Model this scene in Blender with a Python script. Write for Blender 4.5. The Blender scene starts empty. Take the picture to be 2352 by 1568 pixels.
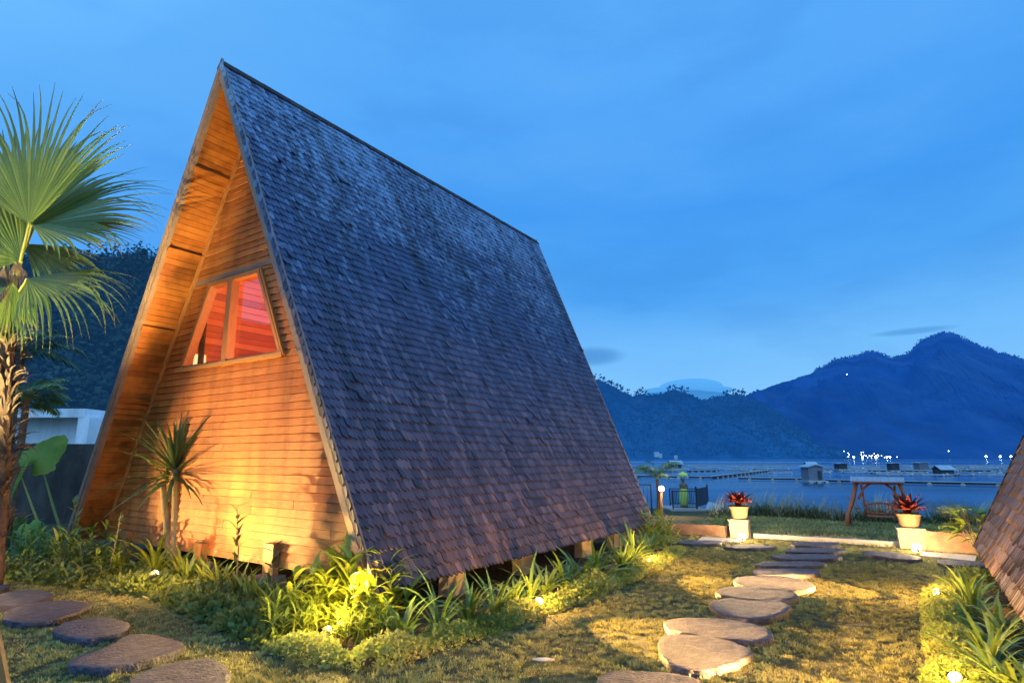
import bpy, math, random
import numpy as np
from mathutils import Vector, Matrix, noise
random.seed(7)
R = math.radians
SC = bpy.context.scene
COL = SC.collection

# ------------------------------------------------------------------ camera
CAM_H = 2.0
FPX = 1343.4           # focal length for a frame 2352 wide
HZ = 1051.0
PITCH = math.atan((HZ - 784) / FPX)
cam_d = bpy.data.cameras.new('camera'); cam = bpy.data.objects.new('camera', cam_d); COL.objects.link(cam)
cam.location = (0, 0, CAM_H); cam.rotation_euler = (math.pi/2 + PITCH, 0, 0)
cam_d.sensor_width = 36; cam_d.lens = FPX / 2352 * 36
cam_d.clip_start = 0.05; cam_d.clip_end = 30000
SC.camera = cam
SC.view_settings.view_transform = 'Standard'
SC.view_settings.look = 'None'
SC.view_settings.exposure = 0
SC.cycles.use_adaptive_sampling = True
SC.cycles.adaptive_threshold = 0.01
SC.cycles.use_denoising = True
SC.cycles.max_bounces = 5
SC.cycles.diffuse_bounces = 2
SC.cycles.glossy_bounces = 2
SC.cycles.transmission_bounces = 2
SC.cycles.time_limit = 640
SC.cycles.transparent_max_bounces = 12
SC.cycles.sample_clamp_indirect = 4
SC.cycles.sample_clamp_direct = 30

CP, SP = math.cos(PITCH), math.sin(PITCH)
def ray(u, v):
    x = (u-1176)/FPX; z = (784-v)/FPX
    return Vector((x, CP - z*SP, SP + z*CP))
def at(u, v, z=0.0):            # survey point: where the sight line meets height z
    r = ray(u, v); t = (z-CAM_H)/r.z
    return Vector((r.x*t, r.y*t, z))
def dep(u, v, y):               # survey point: where the sight line meets distance y
    r = ray(u, v); t = y/r.y
    return Vector((r.x*t, y, CAM_H + r.z*t))

# house frame: x across the gable (right +), y along the ridge, z up
AZ = R(34.0615)
HO = Vector((-5.3068, 9.9178, 0))
D1 = Vector((math.sin(AZ), math.cos(AZ), 0)); DX = Vector((math.cos(AZ), -math.sin(AZ), 0))
def H(x, y, z=0.0): return HO + DX*x + D1*y + Vector((0, 0, z))
def Hloc(p):
    q = Vector(p) - HO; return Vector((q.dot(DX), q.dot(D1), p[2]))

# ------------------------------------------------------------------ mesh builder
class MB:
    def __init__(s): s.v = []; s.f = []; s.r = []
    def add(s, vs, fs, rnd=None):
        b = len(s.v); s.v.extend([tuple(p) for p in vs])
        s.f.extend([tuple(i+b for i in f) for f in fs])
        s.r.extend([random.random() if rnd is None else rnd]*len(vs))
        return s
    def box(s, x0, x1, y0, y1, z0, z1, rnd=None):
        s.add([(x0,y0,z0),(x1,y0,z0),(x1,y1,z0),(x0,y1,z0),(x0,y0,z1),(x1,y0,z1),(x1,y1,z1),(x0,y1,z1)],
              [(3,2,1,0),(4,5,6,7),(0,1,5,4),(1,2,6,5),(2,3,7,6),(3,0,4,7)], rnd); return s
    def hexa(s, b, t, rnd=None):   # 4 bottom, 4 top points
        s.add(list(b)+list(t), [(3,2,1,0),(4,5,6,7),(0,1,5,4),(1,2,6,5),(2,3,7,6),(3,0,4,7)], rnd); return s
    def beam(s, a, b, w, h, up=(0,0,1), rnd=None):
        a = Vector(a); b = Vector(b); d = (b-a).normalized(); up = Vector(up)
        sd = d.cross(up)
        if sd.length < 1e-4: sd = d.cross(Vector((1,0,0)))
        sd.normalize(); up2 = sd.cross(d).normalized()
        q = [(-w/2,-h/2),(w/2,-h/2),(w/2,h/2),(-w/2,h/2)]
        return s.hexa([a+sd*x+up2*y for x,y in q], [b+sd*x+up2*y for x,y in q], rnd)
    def tube(s, pts, rads, n=8, cap=True, rnd=None, jit=0):
        pts = [Vector(p) for p in pts]; rings = []; vs = []; fs = []
        for i, p in enumerate(pts):
            d = (pts[min(i+1,len(pts)-1)] - pts[max(i-1,0)]).normalized()
            ref = Vector((0,0,1)) if abs(d.z) < .9 else Vector((1,0,0))
            a = d.cross(ref).normalized(); b = d.cross(a).normalized()
            for k in range(n):
                t = 2*math.pi*k/n; rr = rads[i]*(1+random.uniform(-jit,jit))
                vs.append(p + a*math.cos(t)*rr + b*math.sin(t)*rr)
        for i in range(len(pts)-1):
            for k in range(n):
                fs.append((i*n+k, i*n+(k+1)%n, (i+1)*n+(k+1)%n, (i+1)*n+k))
        if cap:
            fs.append(tuple(range(n))[::-1]); fs.append(tuple((len(pts)-1)*n+k for k in range(n)))
        return s.add(vs, fs, rnd)
    def lathe(s, prof, c=(0,0,0), n=20, rnd=None):
        c = Vector(c); vs = []; fs = []
        for r, z in prof:
            for k in range(n):
                t = 2*math.pi*k/n; vs.append(c+Vector((r*math.cos(t), r*math.sin(t), z)))
        for i in range(len(prof)-1):
            for k in range(n): fs.append((i*n+k, i*n+(k+1)%n, (i+1)*n+(k+1)%n, (i+1)*n+k))
        fs.append(tuple(range(n))[::-1]); fs.append(tuple((len(prof)-1)*n+k for k in range(n)))
        return s.add(vs, fs, rnd)
    def ball(s, c, r, n=8, m=6, sc=(1,1,1), rnd=None):
        prof = [(max(1e-3, r*math.sin(math.pi*i/m)), -r*math.cos(math.pi*i/m)) for i in range(m+1)]
        b = len(s.v); s.lathe(prof, (0,0,0), n, rnd)
        c = Vector(c)
        for i in range(b, len(s.v)):
            p = s.v[i]; s.v[i] = (c.x+p[0]*sc[0], c.y+p[1]*sc[1], c.z+p[2]*sc[2])
        return s
    def build(s, name, m=None, parent=None, smooth=False, loc=None):
        me = bpy.data.meshes.new(name); me.from_pydata(s.v, [], s.f)
        at_ = me.attributes.new('rnd', 'FLOAT', 'POINT'); at_.data.foreach_set('value', np.array(s.r, dtype=np.float32))
        if m: me.materials.append(m)
        if smooth: me.polygons.foreach_set('use_smooth', [True]*len(me.polygons))
        me.update()
        o = bpy.data.objects.new(name, me); COL.objects.link(o)
        if loc is not None: o.location = loc
        if parent: o.parent = parent
        return o

def tag(o, label=None, cat=None, group=None, kind=None):
    if label: o['label'] = label
    if cat: o['category'] = cat
    if group: o['group'] = group
    if kind: o['kind'] = kind
    return o
def thing(name, label, cat, loc=(0,0,0), rz=0, group=None):
    o = bpy.data.objects.new(name, None); COL.objects.link(o); o.empty_display_size = .1
    o.location = loc; o.rotation_euler = (0,0,rz)
    return tag(o, label, cat, group)
def dup(root, loc, rz, sc=1.0, label=None, group=None):
    r = root.copy(); COL.objects.link(r); r.location = loc; r.rotation_euler = (0,0,rz); r.scale = (sc,)*3
    if label: r['label'] = label
    if group: r['group'] = group
    for ch in list(root.children):
        c = ch.copy(); COL.objects.link(c); c.parent = r
        for g in list(ch.children):
            d = g.copy(); COL.objects.link(d); d.parent = c
    return r

# ------------------------------------------------------------------ materials
MATS = {}
def mat(name, cols, rough=.7, scale=5.0, rnd=0.5, bump=0.0, bscale=40, spec=.3, stretch=(1,1,1), detail=6, trans=0.0, emit=None, estr=0.0, coord='Object', bdist=.02, stain=None):
    """cols: list of colours along a noise + per-piece random ramp"""
    m = bpy.data.materials.new(name); m.use_nodes = True; nt = m.node_tree; N = nt.nodes; L = nt.links
    N.clear(); out = N.new('ShaderNodeOutputMaterial'); b = N.new('ShaderNodeBsdfPrincipled')
    b.inputs['Roughness'].default_value = rough; b.inputs['Specular IOR Level'].default_value = spec
    tc = N.new('ShaderNodeTexCoord'); mp = N.new('ShaderNodeMapping'); mp.inputs['Scale'].default_value = stretch
    L.new(tc.outputs[coord], mp.inputs['Vector'])
    nz = N.new('ShaderNodeTexNoise'); nz.inputs['Scale'].default_value = scale; nz.inputs['Detail'].default_value = detail; nz.inputs['Roughness'].default_value = .62
    L.new(mp.outputs[0], nz.inputs['Vector'])
    at_ = N.new('ShaderNodeAttribute'); at_.attribute_name = 'rnd'
    mr = N.new('ShaderNodeMapRange'); mr.inputs[1].default_value = .28; mr.inputs[2].default_value = .72
    L.new(nz.outputs['Fac'], mr.inputs[0])
    mx = N.new('ShaderNodeMix'); mx.inputs[0].default_value = rnd
    L.new(mr.outputs[0], mx.inputs[2]); L.new(at_.outputs['Fac'], mx.inputs[3])
    cr = N.new('ShaderNodeValToRGB'); el = cr.color_ramp.elements
    while len(el) < len(cols): el.new(.5)
    for i, c in enumerate(cols):
        el[i].position = i/max(1,len(cols)-1); el[i].color = (*c, 1)
    L.new(mx.outputs[0], cr.inputs[0]); csock = cr.outputs[0]
    if stain:           # weather stains: a second, stretched noise darkens the colour
        m2 = N.new('ShaderNodeMapping'); m2.inputs['Scale'].default_value = stain[0]; L.new(tc.outputs['Object'], m2.inputs[0])
        n4 = N.new('ShaderNodeTexNoise'); n4.inputs['Scale'].default_value = 1.0; n4.inputs['Detail'].default_value = 6; n4.inputs['Roughness'].default_value = .6; L.new(m2.outputs[0], n4.inputs['Vector'])
        r4 = N.new('ShaderNodeMapRange'); r4.inputs[1].default_value = .42; r4.inputs[2].default_value = .66; r4.inputs[3].default_value = 1.0; r4.inputs[4].default_value = stain[1]; L.new(n4.outputs['Fac'], r4.inputs[0])
        x4 = N.new('ShaderNodeMix'); x4.data_type = 'RGBA'; x4.blend_type = 'MULTIPLY'; x4.inputs[0].default_value = 1.0
        L.new(csock, x4.inputs[6]); L.new(r4.outputs[0], x4.inputs[7]); csock = x4.outputs[2]
    L.new(csock, b.inputs['Base Color'])
    if bump:
        n2 = N.new('ShaderNodeTexNoise'); n2.inputs['Scale'].default_value = bscale; n2.inputs['Detail'].default_value = 5
        L.new(mp.outputs[0], n2.inputs['Vector'])
        bp = N.new('ShaderNodeBump'); bp.inputs['Strength'].default_value = bump; bp.inputs['Distance'].default_value = bdist
        L.new(n2.outputs['Fac'], bp.inputs['Height']); L.new(bp.outputs[0], b.inputs['Normal'])
    sh = b.outputs[0]
    if trans:
        tr = N.new('ShaderNodeBsdfTranslucent'); L.new(cr.outputs[0], tr.inputs['Color'])
        ms = N.new('ShaderNodeMixShader'); ms.inputs[0].default_value = trans
        L.new(sh, ms.inputs[1]); L.new(tr.outputs[0], ms.inputs[2]); sh = ms.outputs[0]
    if emit:
        b.inputs['Emission Color'].default_value = (*emit, 1); b.inputs['Emission Strength'].default_value = estr
    L.new(sh, out.inputs[0])
    MATS[name] = m
    return m

def emis(name, col, s):
    m = bpy.data.materials.new(name); m.use_nodes = True; N = m.node_tree.nodes; N.clear()
    o = N.new('ShaderNodeOutputMaterial'); e = N.new('ShaderNodeEmission')
    e.inputs[0].default_value = (*col, 1); e.inputs[1].default_value = s
    m.node_tree.links.new(e.outputs[0], o.inputs[0]); return m

M_wall = mat('lap_board_wood', [(.30,.075,.014),(.47,.145,.03),(.58,.215,.05)], .42, 3.0, .5, .3, 60, .35, (1.2,1,9), stain=((3.2,1,.55),.6))
M_soffit = mat('soffit_wood', [(.24,.06,.009),(.40,.12,.018),(.48,.17,.03)], .45, 3.0, .5, .25, 60, .35, (9,1.2,9), stain=((1.2,1.6,1.2),.4))
M_trim = mat('trim_wood', [(.30,.11,.03),(.42,.19,.06)], .5, 4, .3, .2, 50, .35, (6,6,1))
M_fascia = mat('weathered_fascia', [(.16,.10,.075),(.30,.19,.13)], .6, 4, .4, .3, 40, .3)
M_inner = mat('interior_wood', [(.26,.055,.02),(.50,.13,.045),(.62,.20,.08)], .5, 3, .75, .1, 50, .3, (6,1,6))
M_dark = mat('underfloor_dark', [(.03,.02,.013),(.06,.04,.025)], .9, 5)
M_ridge = mat('ridge_cap', [(.02,.02,.025),(.06,.05,.055)], .8, 6, .7, .4, 30, .1)
M_post = mat('footing_concrete', [(.24,.19,.13),(.40,.33,.24)], .85, 6, .3, .5, 30)
M_stonefoot = mat('rough_footing', [(.10,.075,.06),(.24,.18,.14)], .9, 6, .3, .6, 20)
M_slab = mat('stepping_stone', [(.018,.017,.024),(.043,.039,.054),(.105,.092,.115)], .6, 9, .12, 1.0, 30, .3, (1,1.5,1), bdist=.03)
M_wallgrey = mat('dark_rendered_wall', [(.045,.04,.036),(.11,.095,.08)], .9, 1.2, .0, .6, 20, stain=((1.6,1.6,.35),.5))
M_white = mat('white_paint', [(.74,.76,.79),(.84,.85,.87)], .7, 2, .1, stain=((1.5,1.5,.3),.72))
M_retain = mat('tan_render', [(.12,.06,.04),(.26,.15,.10)], .9, 3, .1, .8, 30, stain=((1.4,1.4,2.5),.5))
M_kerb = mat('pale_concrete', [(.28,.24,.22),(.44,.39,.36)], .8, 5, .3, .4, 30)
M_pot = mat('terracotta_pot', [(.15,.085,.045),(.30,.19,.11)], .75, 5, .2, .5, 25, stain=((6,6,1.2),.5))
M_ped = mat('pedestal_concrete', [(.22,.18,.12),(.42,.36,.26)], .8, 6, .2, .6, 30, stain=((5,5,1.2),.45))
M_brom = mat('bromeliad_leaf', [(.045,.010,.012),(.12,.02,.018),(.22,.07,.05)], .4, 6, .7, 0, trans=.25)
M_swing = mat('red_log', [(.26,.07,.028),(.42,.14,.055)], .55, 6, .4, .3, 30)
M_swroof = mat('swing_roof_tin', [(.22,.22,.26),(.36,.36,.42)], .5, 4, .3)
M_soil = mat('bed_soil', [(.02,.013,.008),(.075,.045,.024),(.12,.075,.04)], .95, 14, 0, 1.0, 40)
M_black = mat('black_metal', [(.012,.012,.013),(.03,.03,.03)], .5, 8)
M_lampbody = mat('lamp_housing', [(.03,.03,.03),(.06,.06,.055)], .5, 8)
M_bulb = emis('warm_lamp_glass', (1.0, .80, .42), 60)
M_trunk = mat('palm_trunk_bark', [(.05,.03,.02),(.16,.10,.06),(.28,.19,.12)], .9, 12, .5, .8, 40)
M_fibre = mat('palm_fibre', [(.04,.028,.022),(.12,.08,.06)], .9, 10, .7)
M_fan = mat('fan_palm_leaf', [(.04,.08,.018),(.10,.155,.03),(.20,.25,.045),(.24,.16,.07)], .38, 2.0, .8, 0, trans=.35, spec=.5)
M_petiole = mat('petiole_green', [(.14,.16,.04),(.26,.27,.07)], .5, 5)
M_drac = mat('dracaena_leaf', [(.02,.05,.02),(.055,.10,.03),(.12,.16,.05)], .38, 3, .7, 0, trans=.22, spec=.5)
M_dractr = mat('dracaena_trunk', [(.17,.12,.065),(.33,.25,.14)], .85, 20, .2, .8, 30, .3, (1,1,6))
M_lily = mat('strap_leaf', [(.05,.10,.02),(.14,.21,.035),(.28,.33,.06)], .36, 3, .7, 0, trans=.3, spec=.5)
M_lime = mat('lime_leaf', [(.09,.14,.012),(.24,.29,.025),(.42,.43,.05)], .4, 3, .7, 0, trans=.35, spec=.4)
M_hedge = mat('hedge_leaf', [(.06,.10,.02),(.19,.25,.045),(.36,.36,.09),(.38,.20,.07)], .6, 1.2, .6, 0, trans=.25)
M_under = mat('underplant_leaf', [(.03,.055,.015),(.10,.14,.03),(.23,.23,.06)], .5, 1.5, .7, 0, trans=.25)
M_taro = mat('taro_leaf', [(.08,.18,.02),(.17,.29,.035),(.36,.36,.05)], .4, 2.5, .2, .1, 20, trans=.35)
M_grass = mat('lawn_blade', [(.11,.11,.04),(.33,.29,.085),(.60,.50,.16)], .7, .9, .8, 0, trans=.2)
M_reed = mat('reed_leaf', [(.05,.075,.03),(.15,.17,.07),(.42,.40,.28)], .6, 2, .8, 0, trans=.2)
M_float = mat('weathered_bamboo', [(.22,.22,.22),(.48,.48,.48)], .7, .5, .5)
M_barrel = mat('float_barrel', [(.22,.20,.16),(.45,.40,.33)], .6, 3, .5)
M_hut = mat('hut_boards', [(.10,.11,.13),(.22,.23,.26)], .8, .8, .4, .3, 4, .3, (8,8,1))
M_hutdark = mat('hut_dark', [(.02,.025,.035),(.05,.06,.08)], .8, .8, .4)
M_tin = mat('hut_tin_roof', [(.25,.30,.34),(.42,.48,.52)], .5, .8, .4)
M_lampshade = emis('lit_lampshade', (1.0, .62, .26), 1.6)
M_curtain = mat('dark_curtain', [(.03,.025,.015),(.08,.06,.03)], .8, 6, .2, 0, 30, .2, (12,12,1))
M_green = mat('statue_cloth', [(.42,.55,.10),(.66,.78,.20)], .7, 5, .2)
M_stoneskin = mat('statue_stone', [(.10,.07,.05),(.24,.17,.12)], .8, 6, .2, .3, 30)
M_acw = mat('ac_case', [(.26,.28,.30),(.36,.38,.40)], .5, 4, .2)

def roofmat(name, c0, c1, c2, lich, sky_tint=False):
    m = bpy.data.materials.new(name); m.use_nodes = True; nt = m.node_tree; N = nt.nodes; L = nt.links
    b = N['Principled BSDF']; b.inputs['Roughness'].default_value = .5; b.inputs['Specular IOR Level'].default_value = .45
    at_ = N.new('ShaderNodeAttribute'); at_.attribute_name = 'rnd'
    cr = N.new('ShaderNodeValToRGB'); e = cr.color_ramp.elements; e.new(.5)
    for i, c in enumerate((c0, c1, c2)): e[i].position = (0, .55, 1)[i]; e[i].color = (*c, 1)
    L.new(at_.outputs['Fac'], cr.inputs[0])
    tc = N.new('ShaderNodeTexCoord')
    n1 = N.new('ShaderNodeTexNoise'); n1.inputs['Scale'].default_value = .55; n1.inputs['Detail'].default_value = 5
    L.new(tc.outputs['Object'], n1.inputs['Vector'])
    n2 = N.new('ShaderNodeTexNoise'); n2.inputs['Scale'].default_value = 11; n2.inputs['Detail'].default_value = 6; n2.inputs['Roughness'].default_value = .7
    L.new(tc.outputs['Object'], n2.inputs['Vector'])
    sx = N.new('ShaderNodeSeparateXYZ'); L.new(tc.outputs['Object'], sx.inputs[0])
    hz = N.new('ShaderNodeMapRange'); hz.inputs[1].default_value = 1.5; hz.inputs[2].default_value = 8.5; hz.inputs[3].default_value = -.42; hz.inputs[4].default_value = .12
    L.new(sx.outputs['Z'], hz.inputs[0])
    def mth(op, a, b_):
        n = N.new('ShaderNodeMath'); n.operation = op
        for i, q in enumerate((a, b_)):
            if hasattr(q, 'links'): L.new(q, n.inputs[i])
            else: n.inputs[i].default_value = q
        return n.outputs[0]
    s = mth('ADD', mth('ADD', mth('MULTIPLY', n1.outputs['Fac'], .62), mth('MULTIPLY', n2.outputs['Fac'], .80)), hz.outputs[0])
    s = mth('ADD', s, mth('MULTIPLY', at_.outputs['Fac'], .34))
    mps = N.new('ShaderNodeMapping'); mps.inputs['Scale'].default_value = (.25,2.6,.25); L.new(tc.outputs['Object'], mps.inputs[0])
    n5 = N.new('ShaderNodeTexNoise'); n5.inputs['Scale'].default_value = 1.0; n5.inputs['Detail'].default_value = 5; L.new(mps.outputs[0], n5.inputs['Vector'])
    st = N.new('ShaderNodeMapRange'); st.inputs[1].default_value = .45; st.inputs[2].default_value = .68; st.inputs[3].default_value = 1.0; st.inputs[4].default_value = .5; L.new(n5.outputs['Fac'], st.inputs[0])
    mr = N.new('ShaderNodeMapRange'); mr.inputs[1].default_value = .84; mr.inputs[2].default_value = 1.12; mr.inputs[4].default_value = lich
    L.new(s, mr.inputs[0])
    mx = N.new('ShaderNodeMix'); mx.data_type = 'RGBA'
    csock = cr.outputs[0]
    if sky_tint:            # sky's blue cast painted into the colour, stronger higher up the slope
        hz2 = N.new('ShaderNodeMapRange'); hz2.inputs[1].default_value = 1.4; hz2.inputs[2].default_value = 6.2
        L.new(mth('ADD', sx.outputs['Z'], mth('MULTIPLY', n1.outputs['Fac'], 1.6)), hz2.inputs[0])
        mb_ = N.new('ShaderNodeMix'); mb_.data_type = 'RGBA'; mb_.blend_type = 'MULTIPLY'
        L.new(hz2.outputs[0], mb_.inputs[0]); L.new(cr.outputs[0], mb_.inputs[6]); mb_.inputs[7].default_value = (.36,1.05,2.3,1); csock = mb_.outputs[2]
    L.new(mr.outputs[0], mx.inputs[0]); L.new(csock, mx.inputs[6]); mx.inputs[7].default_value = (.17,.29,.46,1)
    sm = N.new('ShaderNodeMix'); sm.data_type = 'RGBA'; sm.blend_type = 'MULTIPLY'; sm.inputs[0].default_value = 1.0
    L.new(mx.outputs[2], sm.inputs[6]); L.new(st.outputs[0], sm.inputs[7]); L.new(sm.outputs[2], b.inputs['Base Color'])
    bp = N.new('ShaderNodeBump'); bp.inputs['Strength'].default_value = .35; bp.inputs['Distance'].default_value = .02
    L.new(n2.outputs['Fac'], bp.inputs['Height']); L.new(bp.outputs[0], b.inputs['Normal'])
    return m
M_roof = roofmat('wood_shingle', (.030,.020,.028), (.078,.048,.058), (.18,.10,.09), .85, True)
M_roof2 = roofmat('brown_shingle', (.065,.038,.03), (.14,.088,.075), (.25,.17,.14), .1)

# thin architectural glass
M_glass = bpy.data.materials.new('window_glass'); M_glass.use_nodes = True
_n = M_glass.node_tree.nodes; _n.clear()
_o = _n.new('ShaderNodeOutputMaterial'); _t = _n.new('ShaderNodeBsdfTransparent'); _g = _n.new('ShaderNodeBsdfGlossy'); _x = _n.new('ShaderNodeMixShader')
_g.inputs['Roughness'].default_value = .01; _g.inputs['Color'].default_value = (1,.9,.95,1); _x.inputs[0].default_value = .075
M_glass.node_tree.links.new(_t.outputs[0], _x.inputs[1]); M_glass.node_tree.links.new(_g.outputs[0], _x.inputs[2]); M_glass.node_tree.links.new(_x.outputs[0], _o.inputs[0])

# ------------------------------------------------------------------ world: dusk sky
W = bpy.data.worlds.new('World'); SC.world = W; W.use_nodes = True
nt = W.node_tree; N = nt.nodes; L = nt.links; N.clear()
wo = N.new('ShaderNodeOutputWorld'); bg = N.new('ShaderNodeBackground'); bg.inputs[1].default_value = 1.0
def wm(op, a, b_=0.0, clamp=False):
    n = N.new('ShaderNodeMath'); n.operation = op; n.use_clamp = clamp
    for i, q in enumerate((a, b_)):
        if hasattr(q, 'links'): L.new(q, n.inputs[i])
        else: n.inputs[i].default_value = q
    return n.outputs[0]
def wmix(f, a, b_):
    n = N.new('ShaderNodeMix'); n.data_type = 'RGBA'
    for k, q in ((0, f), (6, a), (7, b_)):
        if hasattr(q, 'links'): L.new(q, n.inputs[k])
        else: n.inputs[k].default_value = q if k == 0 else (*q, 1)
    return n.outputs[2]
def wrange(x, a, b_, c=0.0, d=1.0):
    n = N.new('ShaderNodeMapRange'); n.interpolation_type = 'SMOOTHSTEP'
    L.new(x, n.inputs[0])
    for i, q in enumerate((a, b_, c, d)): n.inputs[i+1].default_value = q
    return n.outputs[0]
tc = N.new('ShaderNodeTexCoord'); sp = N.new('ShaderNodeSeparateXYZ'); L.new(tc.outputs['Generated'], sp.inputs[0])
dx, dy, dz = sp.outputs
cr = N.new('ShaderNodeValToRGB'); el = cr.color_ramp.elements
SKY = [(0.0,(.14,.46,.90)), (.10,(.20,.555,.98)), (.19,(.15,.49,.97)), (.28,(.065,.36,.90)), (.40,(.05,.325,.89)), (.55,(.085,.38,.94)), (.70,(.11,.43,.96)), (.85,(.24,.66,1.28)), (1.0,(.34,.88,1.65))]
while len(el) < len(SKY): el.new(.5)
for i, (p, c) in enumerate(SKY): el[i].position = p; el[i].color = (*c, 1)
nzw = N.new('ShaderNodeTexNoise'); nzw.inputs['Scale'].default_value = 1.6; nzw.inputs['Detail'].default_value = 5; nzw.inputs['Roughness'].default_value = .5
mpw = N.new('ShaderNodeMapping'); mpw.inputs['Scale'].default_value = (1.0,1.0,2.6); mpw.inputs['Rotation'].default_value = (0, R(14), 0)
L.new(tc.outputs['Generated'], mpw.inputs[0]); L.new(mpw.outputs[0], nzw.inputs['Vector'])
elev = wm('ADD', dz, wm('MULTIPLY', wm('SUBTRACT', nzw.outputs['Fac'], .5), .16))
elev = wm('ADD', elev, wm('MULTIPLY', wm('MINIMUM', wm('ADD', dx, .12), 0.0), -.42))   # the left is lighter
L.new(elev, cr.inputs[0])
n2 = N.new('ShaderNodeTexNoise'); n2.inputs['Scale'].default_value = 3.2; n2.inputs['Detail'].default_value = 7; n2.inputs['Roughness'].default_value = .52
mp2 = N.new('ShaderNodeMapping'); mp2.inputs['Scale'].default_value = (1,1,3.0); mp2.inputs['Location'].default_value = (3.1,1.7,.4); mp2.inputs['Rotation'].default_value = (0, R(-10), 0)
L.new(tc.outputs['Generated'], mp2.inputs[0]); L.new(mp2.outputs[0], n2.inputs['Vector'])
cl = wrange(n2.outputs['Fac'], .46, .72)
c1 = wmix(wm('MULTIPLY', cl, .30), cr.outputs[0], (.13,.43,.93))
cl2 = wrange(n2.outputs['Fac'], .52, .34)
c2 = wmix(wm('MULTIPLY', cl2, .17), c1, (.015,.19,.66))
def lens(col, u, v, su, sv, k, c):     # small lenticular cloud in a given direction
    d = ray(u, v).normalized()
    ax = wm('DIVIDE', wm('SUBTRACT', dx, d.x), su); az_ = wm('DIVIDE', wm('SUBTRACT', dz, d.z), sv)
    rr = wm('ADD', wm('MULTIPLY', ax, ax), wm('MULTIPLY', az_, az_))
    rr = wm('ADD', rr, wm('MULTIPLY', wm('SUBTRACT', n2.outputs['Fac'], .5), 1.2))
    f = wm('MULTIPLY', wrange(rr, 1.5, .1), k)
    f = wm('MULTIPLY', f, wm('GREATER_THAN', dy, 0.0))
    return wmix(f, col, c)
c3 = lens(c2, 1362, 818, .052, .0165, .75, (.045,.25,.66))
c3 = lens(c3, 2098, 760, .040, .0048, .6, (.05,.27,.68))
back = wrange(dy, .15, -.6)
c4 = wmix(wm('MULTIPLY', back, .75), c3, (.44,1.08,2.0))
sky = N.new('ShaderNodeTexSky'); sky.sky_type = 'NISHITA'; sky.sun_disc = False
sky.sun_elevation = R(2.0); sky.sun_rotation = R(200)
add = N.new('ShaderNodeMix'); add.data_type = 'RGBA'; add.blend_type = 'ADD'; add.inputs[0].default_value = .012
L.new(c4, add.inputs[6]); L.new(sky.outputs[0], add.inputs[7])
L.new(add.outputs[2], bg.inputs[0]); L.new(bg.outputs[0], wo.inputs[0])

sun = bpy.data.lights.new('dusk_sun', 'SUN'); sun.energy = .4; sun.angle = R(60); sun.color = (.50,.68,1.0)
so = bpy.data.objects.new('dusk_sun', sun); COL.objects.link(so); so.rotation_euler = (R(40), R(12), R(-20)); so.location = (5,-10,20)
# ------------------------------------------------------------------ ground
def wall_y(xl): return 11.05 + .04*(xl-9)
def ground_h(x, y):
    q = Hloc((x, y, 0)); yl = q.y
    if yl < 10.9: return 0.0
    b = max(0, yl-11.1)
    h = -.05*min(b, 1) - .45*min(1, b/11)
    if yl > 24.3:
        k = min(1, (yl-24.3)/2.5); h -= 2.6*k*k*(3-2*k)
    lf = max(0.0, min(1.0, (-x-4)/8))            # land carries on to the left
    return h*(1-lf)
def fnoise(x, y, s): return noise.noise(Vector((x*s, y*s, 3.3)))
xs = [-400,-200,-100,-60,-40,-30,-24,-19,-16,-13.5]; x = -12.0
while x < 13: xs.append(x); x += .085
xs += [13.5,14.5,16,18,20,23,26,30,36,45,60,100,200,400]
ys = [-60,-30,-15,-6,-2,0,1.5,2.6]; y = 3.2
while y < 17: ys.append(y); y += .085 if y < 12 else .13
while y < 40: ys.append(y); y += .5
ys += [45,55,70,100,160,260,400]
gv = []; gf = []
for j, y in enumerate(ys):
    for i, x in enumerate(xs):
        h = ground_h(x, y)
        if abs(x) < 13 and 2.6 < y < 17.5:
            h += .016*fnoise(x, y, 5.5) + .012*fnoise(x, y, 1.3) + .008*fnoise(x, y, 12)
        elif h > -.9: h += .03*fnoise(x, y, .8)
        gv.append((x, y, h))
nx = len(xs)
for j in range(len(ys)-1):
    for i in range(nx-1): gf.append((j*nx+i, j*nx+i+1, (j+1)*nx+i+1, (j+1)*nx+i))
M_ground = mat('lawn_ground', [(.03,.028,.013),(.075,.07,.028),(.14,.125,.055)], .95, 6, 0, 1.0, 60, bdist=.05)
g = MB(); g.v = gv; g.f = gf; g.r = [.5]*len(gv)
ground = tag(g.build('ground', M_ground, smooth=True), kind='structure')

# lake
WZ = -1.6
M_water = bpy.data.materials.new('lake_water'); M_water.use_nodes = True
N = M_water.node_tree.nodes; L = M_water.node_tree.links; b = N['Principled BSDF']
b.inputs['Base Color'].default_value = (.003,.038,.13,1); b.inputs['Roughness'].default_value = .16; b.inputs['IOR'].default_value = 1.33
tc = N.new('ShaderNodeTexCoord'); mp = N.new('ShaderNodeMapping'); mp.inputs['Scale'].default_value = (.25,.9,1)
L.new(tc.outputs['Object'], mp.inputs[0])
nz = N.new('ShaderNodeTexNoise'); nz.inputs['Scale'].default_value = 1.3; nz.inputs['Detail'].default_value = 4; L.new(mp.outputs[0], nz.inputs['Vector'])
bp = N.new('ShaderNodeBump'); bp.inputs['Strength'].default_value = .9; bp.inputs['Distance'].default_value = .15
L.new(nz.outputs['Fac'], bp.inputs['Height']); L.new(bp.outputs[0], b.inputs['Normal'])
n3 = N.new('ShaderNodeTexNoise'); n3.inputs['Scale'].default_value = 1.0; n3.inputs['Detail'].default_value = 3
mp3 = N.new('ShaderNodeMapping'); mp3.inputs['Scale'].default_value = (.0012,.012,1); L.new(tc.outputs['Object'], mp3.inputs[0]); L.new(mp3.outputs[0], n3.inputs['Vector'])
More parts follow.
